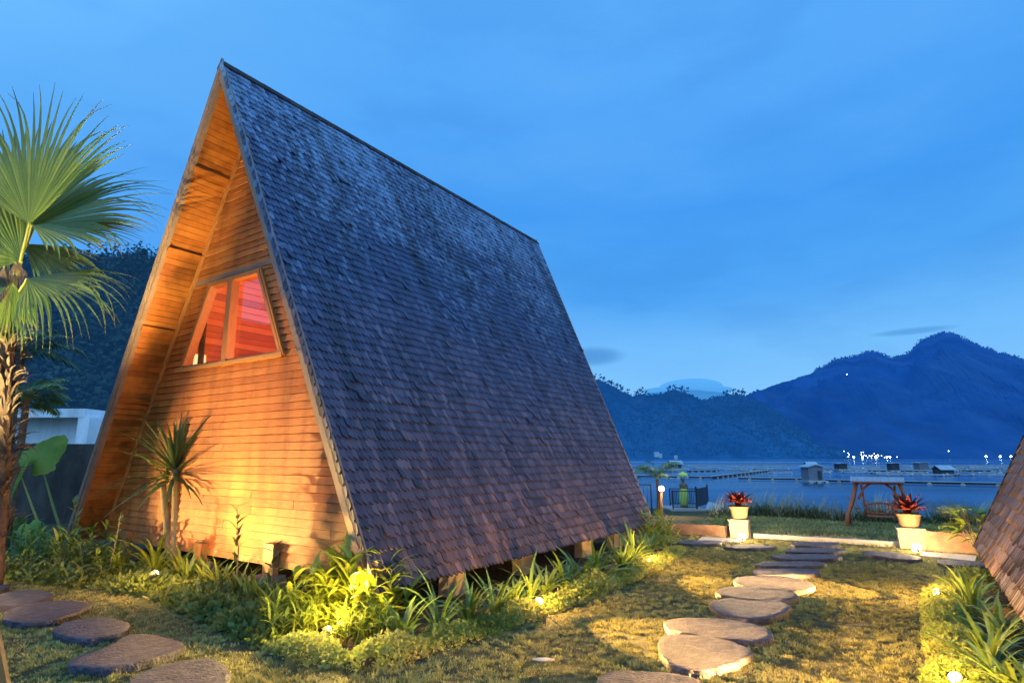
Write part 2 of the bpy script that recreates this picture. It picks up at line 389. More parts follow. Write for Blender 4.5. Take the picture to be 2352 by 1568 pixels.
mr = N.new('ShaderNodeMapRange'); mr.inputs[1].default_value = .4; mr.inputs[2].default_value = .62; mr.inputs[3].default_value = .10; mr.inputs[4].default_value = .34
L.new(n3.outputs['Fac'], mr.inputs[0]); L.new(mr.outputs[0], b.inputs['Roughness'])
mp6 = N.new('ShaderNodeMapping'); mp6.inputs['Scale'].default_value = (.004,.028,1); L.new(tc.outputs['Object'], mp6.inputs[0])
n6 = N.new('ShaderNodeTexNoise'); n6.inputs['Scale'].default_value = 1.0; n6.inputs['Detail'].default_value = 6; n6.inputs['Roughness'].default_value = .65; L.new(mp6.outputs[0], n6.inputs['Vector'])
c6 = N.new('ShaderNodeValToRGB'); c6.color_ramp.elements[0].position = .40; c6.color_ramp.elements[1].position = .66; c6.color_ramp.elements[0].color = (.002,.028,.10,1); c6.color_ramp.elements[1].color = (.05,.20,.44,1)
L.new(n6.outputs['Fac'], c6.inputs[0]); L.new(c6.outputs[0], b.inputs['Base Color'])
wt = MB(); wt.add([(-900,24,WZ),(3500,24,WZ),(3500,2600,WZ),(-900,2600,WZ)], [(0,1,2,3)])
tag(wt.build('lake', M_water), kind='structure')

# ------------------------------------------------------------------ A-frame house
def Hx(u, v, x):            # sight line against the house-frame plane x = const
    r = ray(u, v); o = Vector((0,0,CAM_H)); t = (x - (o-HO).dot(DX)) / r.dot(DX)
    return Hloc(o + r*t)
def Hy(u, v, y):
    r = ray(u, v); o = Vector((0,0,CAM_H)); t = (y - (o-HO).dot(D1)) / r.dot(D1)
    return Hloc(o + r*t)
HW, ZE, ZA = 4.48, .42, 9.27
SL = math.hypot(HW, ZA-ZE); SX, SZ = HW/SL, (ZA-ZE)/SL     # slope direction down: (SX,-SZ); outward normal (SZ,SX)
YA, YB, YC, YD = -.2, 10.95, 0.0, 9.0
def yf(t): return YA + (YC-YA)*t
def yb(t): return YB + (YD-YB)*t
def slope_pt(side, s, y, n):       # s metres down from the ridge, n metres outward
    return Vector((side*(s*SX + n*SZ), y, ZA - s*SZ + n*SX))
def inner_x(z, n=.15): return (ZA - z)/(ZA-ZE)*HW - n/SZ

def shingles(side, wd, expo, s0=0.0, s1=SL, ya=None, yb_=None, rot=.0):
    mb = MB(); rows = int((s1-s0)/expo)
    for i in range(rows+1):
        tip = s1 + .02 - i*expo; t = max(0, min(1, tip/SL))
        if tip < .12: continue
        a = yf(t) if ya is None else ya; e = yb(t) if yb_ is None else yb_
        y = a - (wd*.5 if i % 2 else 0) + .0; rowr = random.random()
        while y < e - wd*.3:
            wj = wd*random.uniform(.9, 1.1)
            y0 = max(y, a-.015); y1 = min(y+wj-.006, e+.01)
            if y1-y0 > .02:
                top = max(.02, tip - expo*1.9)
                lift = .026 + random.uniform(0,.009) + (random.random() < .05)*random.uniform(.01,.035)
                lt = random.uniform(-.003,.008)
                ln = tip + random.uniform(-.016,.016) + (random.random() < .025)*random.uniform(.02,.06); cut = expo*.40
                fr = random.uniform(.66,.86)
                P = [(top,y0,.008),(top,y1,.008),(ln-cut*.32,y1,lift+lt+.006),(ln,y0+(y1-y0)*fr,lift+.008),(ln-cut*.95,y0,lift)]
                up = [slope_pt(side,*q) for q in P]; dn = [slope_pt(side,q[0],q[1],q[2]-.02) for q in P]
                fs = [(0,1,2,3,4),(1,6,7,2),(2,7,8,3),(3,8,9,4),(4,9,5,0)]
                if side > 0: pass
                else: fs = [f[::-1] for f in fs]
                rr = min(1,max(0, .62*random.random() + .14*rowr + .36*random.random() - .06))
                mb.add(up+dn, fs, rr)
            y += wj
    return mb
def slope_slab(mb, side, n0, n1, yo0=0.0, yo1=0.0, y_front=None, y_back=None):
    fr = lambda t: (yf(t)+yo0) if y_front is None else y_front
    bk = lambda t: (yb(t)+yo1) if y_back is None else y_back
    def ring(n):
        zt = ZA + n/SX; xb = HW + n/SZ
        return [Vector((0,fr(0),zt)), Vector((side*xb,fr(1),ZE)), Vector((side*xb,bk(1),ZE)), Vector((0,bk(0),zt))]
    return mb.hexa(ring(n0), ring(n1))
def verge_board(mb, side, n0, n1, y0, y1, front=True):
    e = yf if front else yb
    q = []
    for y in (y0, y1):
        for n in (n0, n1): q.append((Vector((0, e(0)+y, ZA+n/SX)), Vector((side*(HW+n/SZ), e(1)+y, ZE))))
    a, b_, c, d = q      # (y0,n0),(y0,n1),(y1,n0),(y1,n1)
    return mb.hexa([a[0],a[1],c[1],c[0]], [b_[0],b_[1],d[1],d[0]])

house = thing('a_frame_house', 'tall A-frame wooden house with dark shingle roof and glowing plank gable, centre of the photo', 'house', HO, -AZ)
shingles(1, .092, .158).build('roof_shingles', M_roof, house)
mb = MB(); slope_slab(mb, 1, -.12, 0); mb.build('roof_deck', M_dark, house)
mb = MB(); slope_slab(mb, -1, -.12, 0); mb.build('roof_deck', M_dark, house)
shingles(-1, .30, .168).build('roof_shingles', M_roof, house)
# ridge cap: overlapping folded pieces
mb = MB(); yy = YA-.05
while yy < YB+.02:
    y1 = min(yy+.34, YB+.06); lf = random.uniform(0,.008); rr = random.random(); w_ = .15+random.uniform(-.012,.012)
    for sd in (1, -1):
        q = [[slope_pt(sd, s_, y_, n_) for s_, n_ in ((0,.012+o),(w_,.012+o),(w_,.036+o),(0,.036+o))] for y_, o in ((yy,.014+lf),(y1,.004+lf))]
        for z_ in q: z_[0].x = 0; z_[3].x = 0; z_[0].z += .006; z_[3].z += .018
        mb.hexa(q[0], q[1], rr)
    yy += .29
mb.build('ridge_cap', M_ridge, house)
# verge boards
mb = MB(); verge_board(mb, -1, -.07, .035, -.05, .0); mb.build('bargeboard', M_fascia, house)
mb = MB(); verge_board(mb, -1, -.145, -.072, -.025, .05); mb.build('bargeboard', M_fascia, house)
mb = MB(); verge_board(mb, 1, -.15, .03, -.05, .0); mb.build('bargeboard', M_fascia, house)
mb = MB(); verge_board(mb, 1, -.16, .03, .0, .05, False); verge_board(mb, -1, -.16, .03, .0, .05, False); mb.build('bargeboard', M_fascia, house)
mb = MB()                                                        # scalloped edge shingles on the verge
s = .3
while s < SL-.02:
    t = s/SL; y = yf(t) - .056; l = .26; wv = .085 + random.uniform(-.012,.012)
    P = [(s-l,.045),(s-l,.045-wv),(s-.07,.045-wv),(s,.045-wv*.5),(s-.05,.045)]
    a = [slope_pt(1, q[0], y - (.012 if i > 1 else 0), q[1]) for i, q in enumerate(P)]
    mb.add(a + [p+Vector((0,.014,0)) for p in a], [(4,3,2,1,0),(1,2,7,6),(2,3,8,7),(3,4,9,8),(4,0,5,9)])
    s += .165
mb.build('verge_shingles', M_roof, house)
# soffit planks on the left overhang, with purlins
mb = MB(); YW = .62
s = .28
while s < SL-.03:
    w_ = .118
    y0a, y0b = yf(s/SL)+.03, YW+.12
    q = [slope_pt(-1, s+.004, y0a, -.122), slope_pt(-1, s+w_-.004, y0a, -.122), slope_pt(-1, s+w_-.004, y0b, -.122), slope_pt(-1, s+.004, y0b, -.122)]
    q2 = [p - Vector((-SZ,0,SX))*random.uniform(.018,.024) for p in q]
    mb.hexa(q2, q); s += w_
mb.build('soffit', M_soffit, house)
mb = MB(); s = .28
while s < SL-.3:
    q = [slope_pt(1, s+.004, yf(s/SL)+.03, -.122), slope_pt(1, s+.114, yf(s/SL)+.03, -.122), slope_pt(1, s+.114, YW+.12, -.122), slope_pt(1, s+.004, YW+.12, -.122)]
    q2 = [p - Vector((SZ,0,SX))*.02 for p in q]; mb.hexa(q2, q); s += .118
mb.build('soffit', M_soffit, house)
for z in (7.45, 6.0, 4.55, 3.2, 1.85):
    s = (ZA-z)/SZ
    mb = MB(); a = slope_pt(-1, s, yf(s/SL)+.02, -.165); b_ = slope_pt(-1, s, YW-.01, -.165)
    mb.beam(a, b_, .11, .045, up=(-SZ,0,SX)); mb.build('purlin', M_soffit, house)
# gable wall: lap boards with the window opening
WZ0, WZ1 = 3.70, 5.33
def win_l(z): t = (z-WZ0)/(WZ1-WZ0); return -1.96 + (.79)*t
def win_r(z): t = (z-WZ0)/(WZ1-WZ0); return 1.36 - .87*t
mb = MB(); z = .46; LAP = .128
def board(xa0, xa1, xb0, xb1, z0, z1):      # lower edge xa0..xa1, upper edge xb0..xb1
    if xa1-xa0 < .02 and xb1-xb0 < .02: return
    n = max(1, int((xa1-xa0)/random.uniform(1.1,2.4))); cuts = sorted(random.random() for _ in range(n-1)) if n > 1 else []
    cuts = [c for c in cuts if .06 < c < .94]; cuts = [c for i, c in enumerate(cuts) if i == 0 or c-cuts[i-1] > .06]; cuts = [0]+cuts+[1]
    for c0, c1 in zip(cuts[:-1], cuts[1:]):
        a0 = xa0+(xa1-xa0)*c0; a1 = xa0+(xa1-xa0)*c1-.003; b0 = xb0+(xb1-xb0)*c0; b1 = xb0+(xb1-xb0)*c1-.003
        j = random.uniform(-.003,.003)
        mb.hexa([(a0,YW-.034+j,z0),(a1,YW-.034+j,z0),(a1,YW,z0),(a0,YW,z0)], [(b0,YW-.008+j,z1),(b1,YW-.008+j,z1),(b1,YW,z1),(b0,YW,z1)])
while z < 8.9:
    z1 = z + LAP - .009
    pieces = [(z, z1)]
    for (za, zb_) in pieces:
        ka, kb = inner_x(za, .15), max(.01, inner_x(zb_, .15))
        if za >= WZ0-.02 and zb_ <= WZ1+.05:
            board(-ka, win_l(za)-.0, -kb, win_l(zb_), za, zb_); board(win_r(za), ka, win_r(zb_), kb, za, zb_)
        else: board(-ka, ka, -kb, kb, za, zb_)
    z += LAP
mb.build('gable_wall', M_wall, house)
mb = MB()        # backing behind the boards, around the opening
def quad(p, th=.03): mb.hexa([(x,YW+.002,z) for x,z in p], [(x,YW+th,z) for x,z in p])
quad([(-inner_x(.44),.44),(inner_x(.44),.44),(inner_x(WZ0),WZ0),(-inner_x(WZ0),WZ0)])
quad([(-inner_x(WZ0),WZ0),(win_l(WZ0),WZ0),(win_l(WZ1),WZ1),(-inner_x(WZ1),WZ1)])
quad([(win_r(WZ0),WZ0),(inner_x(WZ0),WZ0),(inner_x(WZ1),WZ1),(win_r(WZ1),WZ1)])
quad([(-inner_x(WZ1),WZ1),(inner_x(WZ1),WZ1),(.02,8.93),(-.02,8.93)])
mb.build('wall_backing', M_dark, house)
mb = MB()        # corner trims where wall and soffit meet, and the base plate
for sd in (1,-1):
    mb.beam((sd*(inner_x(.46)-.03),YW-.05,.46), (sd*.02,YW-.05,8.86), .05, .05, up=(0,1,0))
mb.build('corner_trim', M_trim, house)
mb = MB(); mb.box(-inner_x(.44)+.05, inner_x(.44)-.05, YW-.03, YW+.1, .36, .455); mb.build('base_plate', M_trim, house)
# window
win = MB()
zt, zb2 = WZ1, WZ0
def jamb(xa, xb, z0, z1, wdt, y0, y1, sgn):
    win.hexa([(xa,y0,z0),(xa+sgn*wdt,y0,z0),(xa+sgn*wdt,y1,z0),(xa,y1,z0)] if sgn > 0 else [(xa-wdt,y0,z0),(xa,y0,z0),(xa,y1,z0),(xa-wdt,y1,z0)],
             [(xb,y0,z1),(xb+sgn*wdt,y0,z1),(xb+sgn*wdt,y1,z1),(xb,y1,z1)] if sgn > 0 else [(xb-wdt,y0,z1),(xb,y0,z1),(xb,y1,z1),(xb-wdt,y1,z1)])
jamb(win_l(zb2), win_l(zt), zb2, zt, .10, YW-.05, YW+.11, 1)
jamb(win_r(zb2), win_r(zt), zb2, zt, .07, YW-.05, YW+.11, -1)
jamb(win_r(zb2)+.10, win_r(zt)+.10, zb2-.02, zt+.02, .04, YW-.075, YW-.027, -1)
win.box(win_l(zt)-.02, win_r(zt)+.02, YW-.055, YW+.105, zt-.05, zt+.035)
winf = win.build('window', M_trim, house)
mb = MB(); mb.box(win_l(zb2)-.1, win_r(zb2)+.05, YW-.085, YW+.17, zb2-.045, zb2+.03); mb.build('sill', M_trim, winf)
mb = MB(); mb.hexa([(-.455,YW-.06,zb2+.03),(-.30,YW-.06,zb2+.03),(-.30,YW+.10,zb2+.03),(-.455,YW+.10,zb2+.03)], [(-.475,YW-.06,zt-.05),(-.33,YW-.06,zt-.05),(-.33,YW+.10,zt-.05),(-.475,YW+.10,zt-.05)]); mb.build('mullion', M_trim, winf)
for (a0,a1,b0,b1) in ((win_l(zb2)+.1,-.457,win_l(zt)+.1,-.477),(-.298,win_r(zb2)-.07,-.328,win_r(zt)-.07)):
    mb = MB(); mb.hexa([(a0,YW+.06,zb2+.03),(a1,YW+.06,zb2+.03),(a1,YW+.066,zb2+.03),(a0,YW+.066,zb2+.03)], [(b0,YW+.06,zt-.05),(b1,YW+.06,zt-.05),(b1,YW+.066,zt-.05),(b0,YW+.066,zt-.05)])
    mb.build('pane', M_glass, winf)
mb = MB(); mb.box(-inner_x(5.42)+.06, inner_x(5.42)-.06, YW-.038, YW-.027, 5.385, 5.47); mb.build('head_trim', M_fascia, house)
# interior: floors, ceiling planks, back wall, balustrade
mb = MB(); mb.box(-inner_x(.5)+.05, inner_x(.5)-.05, YW+.1, 8.6, .45, .6); mb.build('floor', M_dark, house)
LZ = 3.05
mb = MB(); mb.box(-inner_x(LZ)+.03, inner_x(LZ)-.03, YW+.04, 5.4, LZ-.1, LZ); mb.build('loft_floor', M_inner, house)
for sd in (1,-1):
    mb = MB(); s = .5
    while s < SL-1.0:
        q = [slope_pt(sd, s+.006, YW+.13, -.124), slope_pt(sd, s+.134, YW+.13, -.124), slope_pt(sd, s+.134, 8.5, -.124), slope_pt(sd, s+.006, 8.5, -.124)]
        mb.hexa([p - Vector((sd*SZ,0,SX))*random.uniform(.02,.03) for p in q], q); s += .14
    mb.build('ceiling', M_inner, house)
mb = MB(); z = .6
while z < 8.7:
    k0, k1 = inner_x(z,.16), max(.01, inner_x(z+.14,.16)); mb.hexa([(-k0,5.4,z),(k0,5.4,z),(k0,5.45,z),(-k0,5.45,z)], [(-k1,5.4,z+.137),(k1,5.4,z+.137),(k1,5.45,z+.137),(-k1,5.45,z+.137)]); z += .14
mb.build('partition_wall', M_inner, house)
mb = MB(); mb.add([(-HW+.2,8.45,.5),(HW-.2,8.45,.5),(0,8.45,9)], [(0,1,2)]); mb.add([(-HW+.2,8.5,.5),(HW-.2,8.5,.5),(0,8.5,9)], [(2,1,0)]); mb.build('rear_wall', M_wall, house)
mb = MB()
for i in range(10):
    xx = -1.9+.14*i; mb.box(xx, xx+.05, 2.6, 2.65, LZ, LZ+.78)
mb.box(-2.2, -.5, 2.56, 2.69, LZ+.78, LZ+.86); mb.build('balustrade', M_inner, house)
# wooden stubs and footings
for (u, v, hh, ww) in ((273,1256,.30,.24),(444,1290,.30,.24),(605,1322,.46,.24)):
    p = Hy(u, v, .42); z0 = max(.1, p.z)
    mb = MB(); mb.box(p.x-ww/2, p.x+ww/2, .47, .585, z0, z0+hh); mb.build('post_stub', M_trim, house)
    mb = MB(); mb.hexa([(p.x-.28,.2,-.1),(p.x+.28,.2,-.1),(p.x+.28,.75,-.1),(p.x-.28,.75,-.1)], [(p.x-.2,.26,z0-.002),(p.x+.2,.26,z0-.002),(p.x+.2,.66,z0-.002),(p.x-.2,.66,z0-.002)]); mb.build('footing', M_stonefoot, house)
for (u0, u1, v) in ((808,846,1400),(1004,1071,1345),(1178,1230,1300),(1323,1363,1265),(1396,1438,1245)):
    a = Hx(u0, v, 4.2); b_ = Hx(u1, v, 4.2)
    ya_ = b_.y-(b_.y-a.y)*.66; mb = MB(); mb.hexa([(4.02,ya_,-.1),(4.21,ya_,-.1),(4.21,b_.y,-.1),(4.02,b_.y,-.1)], [(4.03,ya_+.02,.62),(4.19,ya_+.02,.62),(4.19,b_.y-.02,.62),(4.03,b_.y-.02,.62)]); mb.build('footing', M_post, house)
for x_ in (-3.6,-1.2,1.2):
  for y_ in (3.2,6.2,8.2):
    mb = MB(); mb.hexa([(x_-.22,y_-.22,-.1),(x_+.22,y_-.22,-.1),(x_+.22,y_+.22,-.1),(x_-.22,y_+.22,-.1)], [(x_-.18,y_-.18,.452),(x_+.18,y_-.18,.452),(x_+.18,y_+.18,.452),(x_-.18,y_+.18,.452)]); mb.build('footing', M_post, house)
# things in the loft
p = Hy(457, 846, .98); lampp = H(p.x, .98)
fl = thing('floor_lamp', 'lit cream drum lampshade inside the gable window, at its lower left corner', 'lamp', (lampp.x, lampp.y, LZ))
sz = p.z - LZ
mb = MB(); mb.lathe([(.125,sz-.02),(.105,sz+.28)], n=24); mb.build('lamp_shade', M_lampshade, fl, True)
mb = MB(); mb.lathe([(.11,0),(.11,.02),(.015,.03),(.015,sz+.1)], n=12); mb.build('lamp_stand', M_black, fl, True)
ct = MB()
pa, pb = Hy(467, 741, .86), Hy(464, 816, .86)
for i in range(6):
    o = .025*i
    ct.hexa([(pb.x-.08+o,.84+.02*(i%2),LZ+.01),(pb.x-.06+o,.84+.02*(i%2),LZ+.01),(pb.x-.06+o,.87+.02*(i%2),LZ+.01),(pb.x-.08+o,.87+.02*(i%2),LZ+.01)], [(pa.x-.06+o,.84+.02*(i%2),pa.z),(pa.x-.04+o,.84+.02*(i%2),pa.z),(pa.x-.04+o,.87+.02*(i%2),pa.z),(pa.x-.06+o,.87+.02*(i%2),pa.z)])
co = ct.build('curtain', M_curtain); co.location = HO; co.rotation_euler = (0,0,-AZ)
tag(co, 'narrow dark curtain gathered beside the left window frame, above the lampshade', 'curtain')
def point(name, loc, e, col=(1,.62,.26), r=.05):
    l = bpy.data.lights.new(name, 'POINT'); l.energy = e; l.color = col; l.shadow_soft_size = r
    o = bpy.data.objects.new(name, l); COL.objects.link(o); o.location = loc; return o
def spot(name, loc, target, e, ang, blend=.6, col=(1,.62,.26), r=.03, sy=1.0):
    l = bpy.data.lights.new(name, 'SPOT'); l.energy = e; l.color = col; l.shadow_soft_size = r; l.spot_size = R(ang); l.spot_blend = blend; flat = sy
    o = bpy.data.objects.new(name, l); COL.objects.link(o); o.location = loc
    o.rotation_euler = (Vector(target)-Vector(loc)).to_track_quat('-Z','Y').to_euler(); o.scale = (1, flat, 1); return o
point('loft_light', H(.9, 2.2, 3.7), 520, (1,.42,.20), .12)

# ------------------------------------------------------------------ second house (right edge)
H2 = at(2243, 1255, ZE) - DX*(-HW) - D1*YD; H2.z = 0
house2 = thing('a_frame_house', 'neighbouring A-frame house with brown shingle slope cut by the right edge of the photo', 'house', H2, -AZ)
shingles(-1, .042, .185, ya=1.0).build('roof_shingles', M_roof2, house2)
mb = MB(); slope_slab(mb, -1, -.12, 0); mb.build('roof_deck', M_dark, house2)
mb = MB(); slope_slab(mb, 1, -.12, 0); mb.build('roof_deck', M_dark, house2)
shingles(1, .30, .185).build('roof_shingles', M_roof2, house2)
mb = MB(); verge_board(mb, -1, -.12, .05, .0, .04, False); verge_board(mb, 1, -.12, .05, .0, .04, False); mb.build('bargeboard', M_ridge, house2)
mb = MB(); verge_board(mb, -1, -.12, .05, -.04, .0); verge_board(mb, 1, -.12, .05, -.04, .0); mb.build('bargeboard', M_fascia, house2)
mb = MB(); mb.box(-.12,.12,YA-.1,YB+.06,ZA+.05,ZA+.18); mb.build('ridge_cap', M_ridge, house2)
for yy in (.62, 8.4):
    mb = MB(); k = inner_x(.46); mb.hexa([(-k,yy,.46),(k,yy,.46),(k,yy+.06,.46),(-k,yy+.06,.46)], [(-.02,yy,8.9),(.02,yy,8.9),(.02,yy+.06,8.9),(-.02,yy+.06,8.9)]); mb.build('gable_wall', M_wall, house2)
mb = MB(); mb.box(-inner_x(.5)+.05, inner_x(.5)-.05, .7, 8.4, .45, .6); mb.build('floor', M_dark, house2)
for y_ in (.9,3.4,5.9,8.1):
    for x_ in (-3.7,0,3.7):
        mb = MB(); mb.hexa([(x_-.22,y_-.22,-.1),(x_+.22,y_-.22,-.1),(x_+.22,y_+.22,-.1),(x_-.22,y_+.22,-.1)], [(x_-.18,y_-.18,.452),(x_+.18,y_-.18,.452),(x_+.18,y_+.18,.452),(x_-.18,y_+.18,.452)]); mb.build('footing', M_post, house2)
# ------------------------------------------------------------------ mountains
def hazemat(name, c0, c1, haze, hstr, scale, zfade=None):
    m = bpy.data.materials.new(name); m.use_nodes = True; nt = m.node_tree; N = nt.nodes; L = nt.links
    b = N['Principled BSDF']; b.inputs['Roughness'].default_value = 1; b.inputs['Specular IOR Level'].default_value = 0
    tc = N.new('ShaderNodeTexCoord'); nz = N.new('ShaderNodeTexNoise'); nz.inputs['Scale'].default_value = scale; nz.inputs['Detail'].default_value = 9; nz.inputs['Roughness'].default_value = .65
    L.new(tc.outputs['Object'], nz.inputs['Vector'])
    cr = N.new('ShaderNodeValToRGB'); cr.color_ramp.elements[0].position = .35; cr.color_ramp.elements[1].position = .68
    cr.color_ramp.elements[0].color = (*c0,1); cr.color_ramp.elements[1].color = (*c1,1)
    L.new(nz.outputs['Fac'], cr.inputs[0]); L.new(cr.outputs[0], b.inputs['Base Color'])
    b.inputs['Emission Color'].default_value = (*haze,1); b.inputs['Emission Strength'].default_value = hstr  # aerial haze painted in as the surface's own glow
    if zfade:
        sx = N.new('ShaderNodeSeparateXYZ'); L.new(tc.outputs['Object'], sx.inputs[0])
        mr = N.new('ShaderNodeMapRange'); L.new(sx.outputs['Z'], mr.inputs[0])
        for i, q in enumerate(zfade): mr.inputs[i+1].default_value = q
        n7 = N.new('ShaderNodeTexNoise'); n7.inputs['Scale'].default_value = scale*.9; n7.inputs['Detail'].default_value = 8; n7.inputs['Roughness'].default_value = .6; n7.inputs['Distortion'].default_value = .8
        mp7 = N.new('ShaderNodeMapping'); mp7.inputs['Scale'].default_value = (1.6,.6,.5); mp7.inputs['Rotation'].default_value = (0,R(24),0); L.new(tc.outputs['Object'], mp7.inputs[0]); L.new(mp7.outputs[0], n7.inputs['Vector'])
        r7 = N.new('ShaderNodeMapRange'); r7.inputs[1].default_value = .3; r7.inputs[2].default_value = .7; r7.inputs[3].default_value = .80; r7.inputs[4].default_value = 1.16; L.new(n7.outputs['Fac'], r7.inputs[0])  # uneven glow paints in the light and shade of gullies
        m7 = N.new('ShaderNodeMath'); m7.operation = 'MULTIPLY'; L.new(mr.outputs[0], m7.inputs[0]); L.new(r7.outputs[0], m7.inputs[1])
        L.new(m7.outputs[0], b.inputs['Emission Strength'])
    return m
def interp(prof, u):
    for (u0,v0),(u1,v1) in zip(prof[:-1], prof[1:]):
        if u0 <= u <= u1:
            t = (u-u0)/(u1-u0); return v0+(v1-v0)*t
    return prof[0][1] if u < prof[0][0] else prof[-1][1]
def ridge(name, prof, dtop, dbase, m, amp, seed, step=3, rows=44, zb=-30, rough=1.0, kind='structure'):
    us = np.arange(prof[0][0], prof[-1][0]+.1, step); vs = []; fs = []; tops = []
    for i, u in enumerate(us):
        v = interp(prof, u) + rough*(noise.noise(Vector((u*.06, seed, 0)))*2.2 + noise.noise(Vector((u*.3, seed, 0)))*1.1)
        tp = dep(u, v, dtop); bs = dep(u, 1056, dbase); tops.append(tp)
        vs.append(dep(u, 1056, dtop*1.35)+Vector((0,0,zb)))
        for k in range(rows+1):
            t = k/rows; e = t**.9
            p = tp.lerp(bs, e); hh = tp.z; p.z = hh*(1-t)**1.12 + bs.z*t + (zb if k == rows else 0)*1.0
            w = math.sin(math.pi*min(1,t*1.05))
            q = Vector((p.x/ (dtop*.045), p.y/(dtop*.16), seed))
            gully = -abs(noise.noise(q))*1.6 + noise.noise(q*2.7)*.5 + noise.noise(q*7)*.22
            p.z += amp*w*(gully+.45); p.y += amp*w*gully*1.2
            vs.append(p)
    n = rows+2
    for i in range(len(us)-1):
        for k in range(n-1): fs.append((i*n+k, i*n+k+1, (i+1)*n+k+1, (i+1)*n+k))
    mb = MB(); mb.add(vs, fs, .5); o = mb.build(name, m, smooth=True); tag(o, kind=kind); return o, vs, n, len(us)
def tufts(mb, pts, size, k=5):
    for p in pts:
        s = size*random.uniform(.5,1.3)
        for _ in range(k):
            c = Vector(p)+Vector((random.gauss(0,.4),random.gauss(0,.4),abs(random.gauss(.4,.5))))*s
            a = Vector((random.uniform(-1,1),random.uniform(-1,1),random.uniform(-1,1))).normalized()*s*.55
            b_ = a.cross(Vector((random.uniform(-1,1),random.uniform(-1,1),random.uniform(-1,1)))).normalized()*s*.5
            mb.add([c-a, c+b_, c+a, c-b_], [(0,1,2,3)])
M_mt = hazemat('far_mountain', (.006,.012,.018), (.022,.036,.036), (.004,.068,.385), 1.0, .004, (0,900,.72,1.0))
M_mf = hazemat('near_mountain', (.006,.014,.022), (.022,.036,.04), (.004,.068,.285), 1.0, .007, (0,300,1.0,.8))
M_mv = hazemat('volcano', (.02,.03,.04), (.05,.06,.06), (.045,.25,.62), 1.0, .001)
PR = [(1500,990),(1600,958),(1660,930),(1718,908),(1756,892.6),(1796,877),(1830,869),(1863,857),(1890,842),(1918,827),(1954,822),(1980,813),(2002,807),(2025,814),(2050,824.5),(2068,818),(2085,811),(2100,799),(2115,783),(2140,773),(2165,763.5),(2183,764),(2197,769),(2211,778),(2241,792),(2281,805.6),(2320,817),(2352,826),(2450,845),(2650,880),(2900,930)]
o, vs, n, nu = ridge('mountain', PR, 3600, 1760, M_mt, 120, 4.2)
mb = MB(); tufts(mb, [vs[i*n+1] for i in range(nu) for _ in range(2) if random.random() < .8 and i*3+1500 > 1870], 8)
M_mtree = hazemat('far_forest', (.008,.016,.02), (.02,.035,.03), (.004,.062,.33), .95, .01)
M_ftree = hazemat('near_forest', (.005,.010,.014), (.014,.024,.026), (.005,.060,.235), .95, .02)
tag(mb.build('mountain_forest', M_mtree), kind='stuff', label='distant trees along the crest of the right mountain', cat='forest')
PF = [(1180,800),(1260,830),(1330,858),(1360,870),(1390,878),(1425,897),(1453,910),(1468,905),(1493,908),(1521,904),(1549,894),(1581,905),(1597,912.7),(1619,920),(1642,911.5),(1677,907),(1690,905),(1715,909),(1760,930),(1800,955),(1850,985),(1900,1010),(1960,1038),(2010,1056),(2040,1060)]
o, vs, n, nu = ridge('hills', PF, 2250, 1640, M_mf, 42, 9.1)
mb = MB(); pts = []
for i in range(nu):
    for k in range(1, 43):
        if random.random() < (.95 if k < 2 else .5 if k < 30 else .3): pts.append(vs[i*n+k] + Vector((random.gauss(0,2), random.gauss(0,6), 0)))
tufts(mb, pts, 5.0, 4)
for u, v in ((1364,863),(1385,866),(1400,872),(1413,880),(1428,885),(1441,893),(1463,897),(1470,897),(1480,901),(1486,900),(1537,889),(1551,884),(1563,888),(1575,894),(1665,903),(1684,897),(1693,896),(1703,899),(1712,903)):
    p = dep(u, interp(PF, u), 2250); tufts(mb, [p+Vector((random.gauss(0,5),0,2+4*q)) for q in range(4)], 9, 4)
tag(mb.build('hill_forest', M_ftree), kind='stuff', label='dark forest covering the hills across the lake', cat='forest')
PV = [(1420,940),(1481,902),(1505,893),(1530,884),(1550,877),(1584,871.5),(1610,874),(1640,884),(1665,897),(1690,912),(1750,940)]
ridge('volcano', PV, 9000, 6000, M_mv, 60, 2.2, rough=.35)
M_cloud = hazemat('cap_cloud', (.05,.08,.1), (.06,.09,.1), (.085,.36,.80), 1.0, .0006)
mb = MB()       # lenticular cap cloud wrapped round the summit: stacked thin lenses
for (u, v, ru, rv) in ((1586,889,70,17.5),(1582,896,101,8)):
    c = dep(u, v, 8700); k = 8700/FPX
    mb.ball(c, 1, 32, 10, (ru*k, 500, rv*k))
tag(mb.build('cap_cloud', M_cloud, smooth=True), kind='structure')

# wooded hill on the left, behind the white building
PL = [(-900,560),(-500,575),(-200,590),(0,600),(120,596),(205,590),(287,592),(327,590),(363,595),(420,602),(520,640),(640,700),(760,770),(900,860)]
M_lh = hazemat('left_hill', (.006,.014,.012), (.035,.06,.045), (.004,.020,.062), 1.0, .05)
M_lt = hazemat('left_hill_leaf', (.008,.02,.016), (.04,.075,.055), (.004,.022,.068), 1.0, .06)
vs = []; fs = []; rows = 34; us = list(range(-900, 901, 12)); pts = []
for u in us:
    tp = dep(u, interp(PL, u)+8, 210); bs = dep(u, 1050, 75); bs.z = -.5
    for k in range(rows+1):
        t = k/rows; p = tp.lerp(bs, t); p.z = tp.z*(1-t)**1.15 + bs.z*t
        p.z += 2.6*math.sin(math.pi*t)*noise.noise(Vector((p.x*.06,p.y*.06,1)))
        vs.append(p)
        if -120 < u < 560 and k < rows-1:
            for _ in range(2):
                q = p + Vector((random.gauss(0,1.6),random.gauss(0,2.5),random.uniform(-.5,.5))); pts.append((q, .8+random.random()))
n = rows+1
for i in range(len(us)-1):
    for k in range(rows): fs.append((i*n+k,i*n+k+1,(i+1)*n+k+1,(i+1)*n+k))
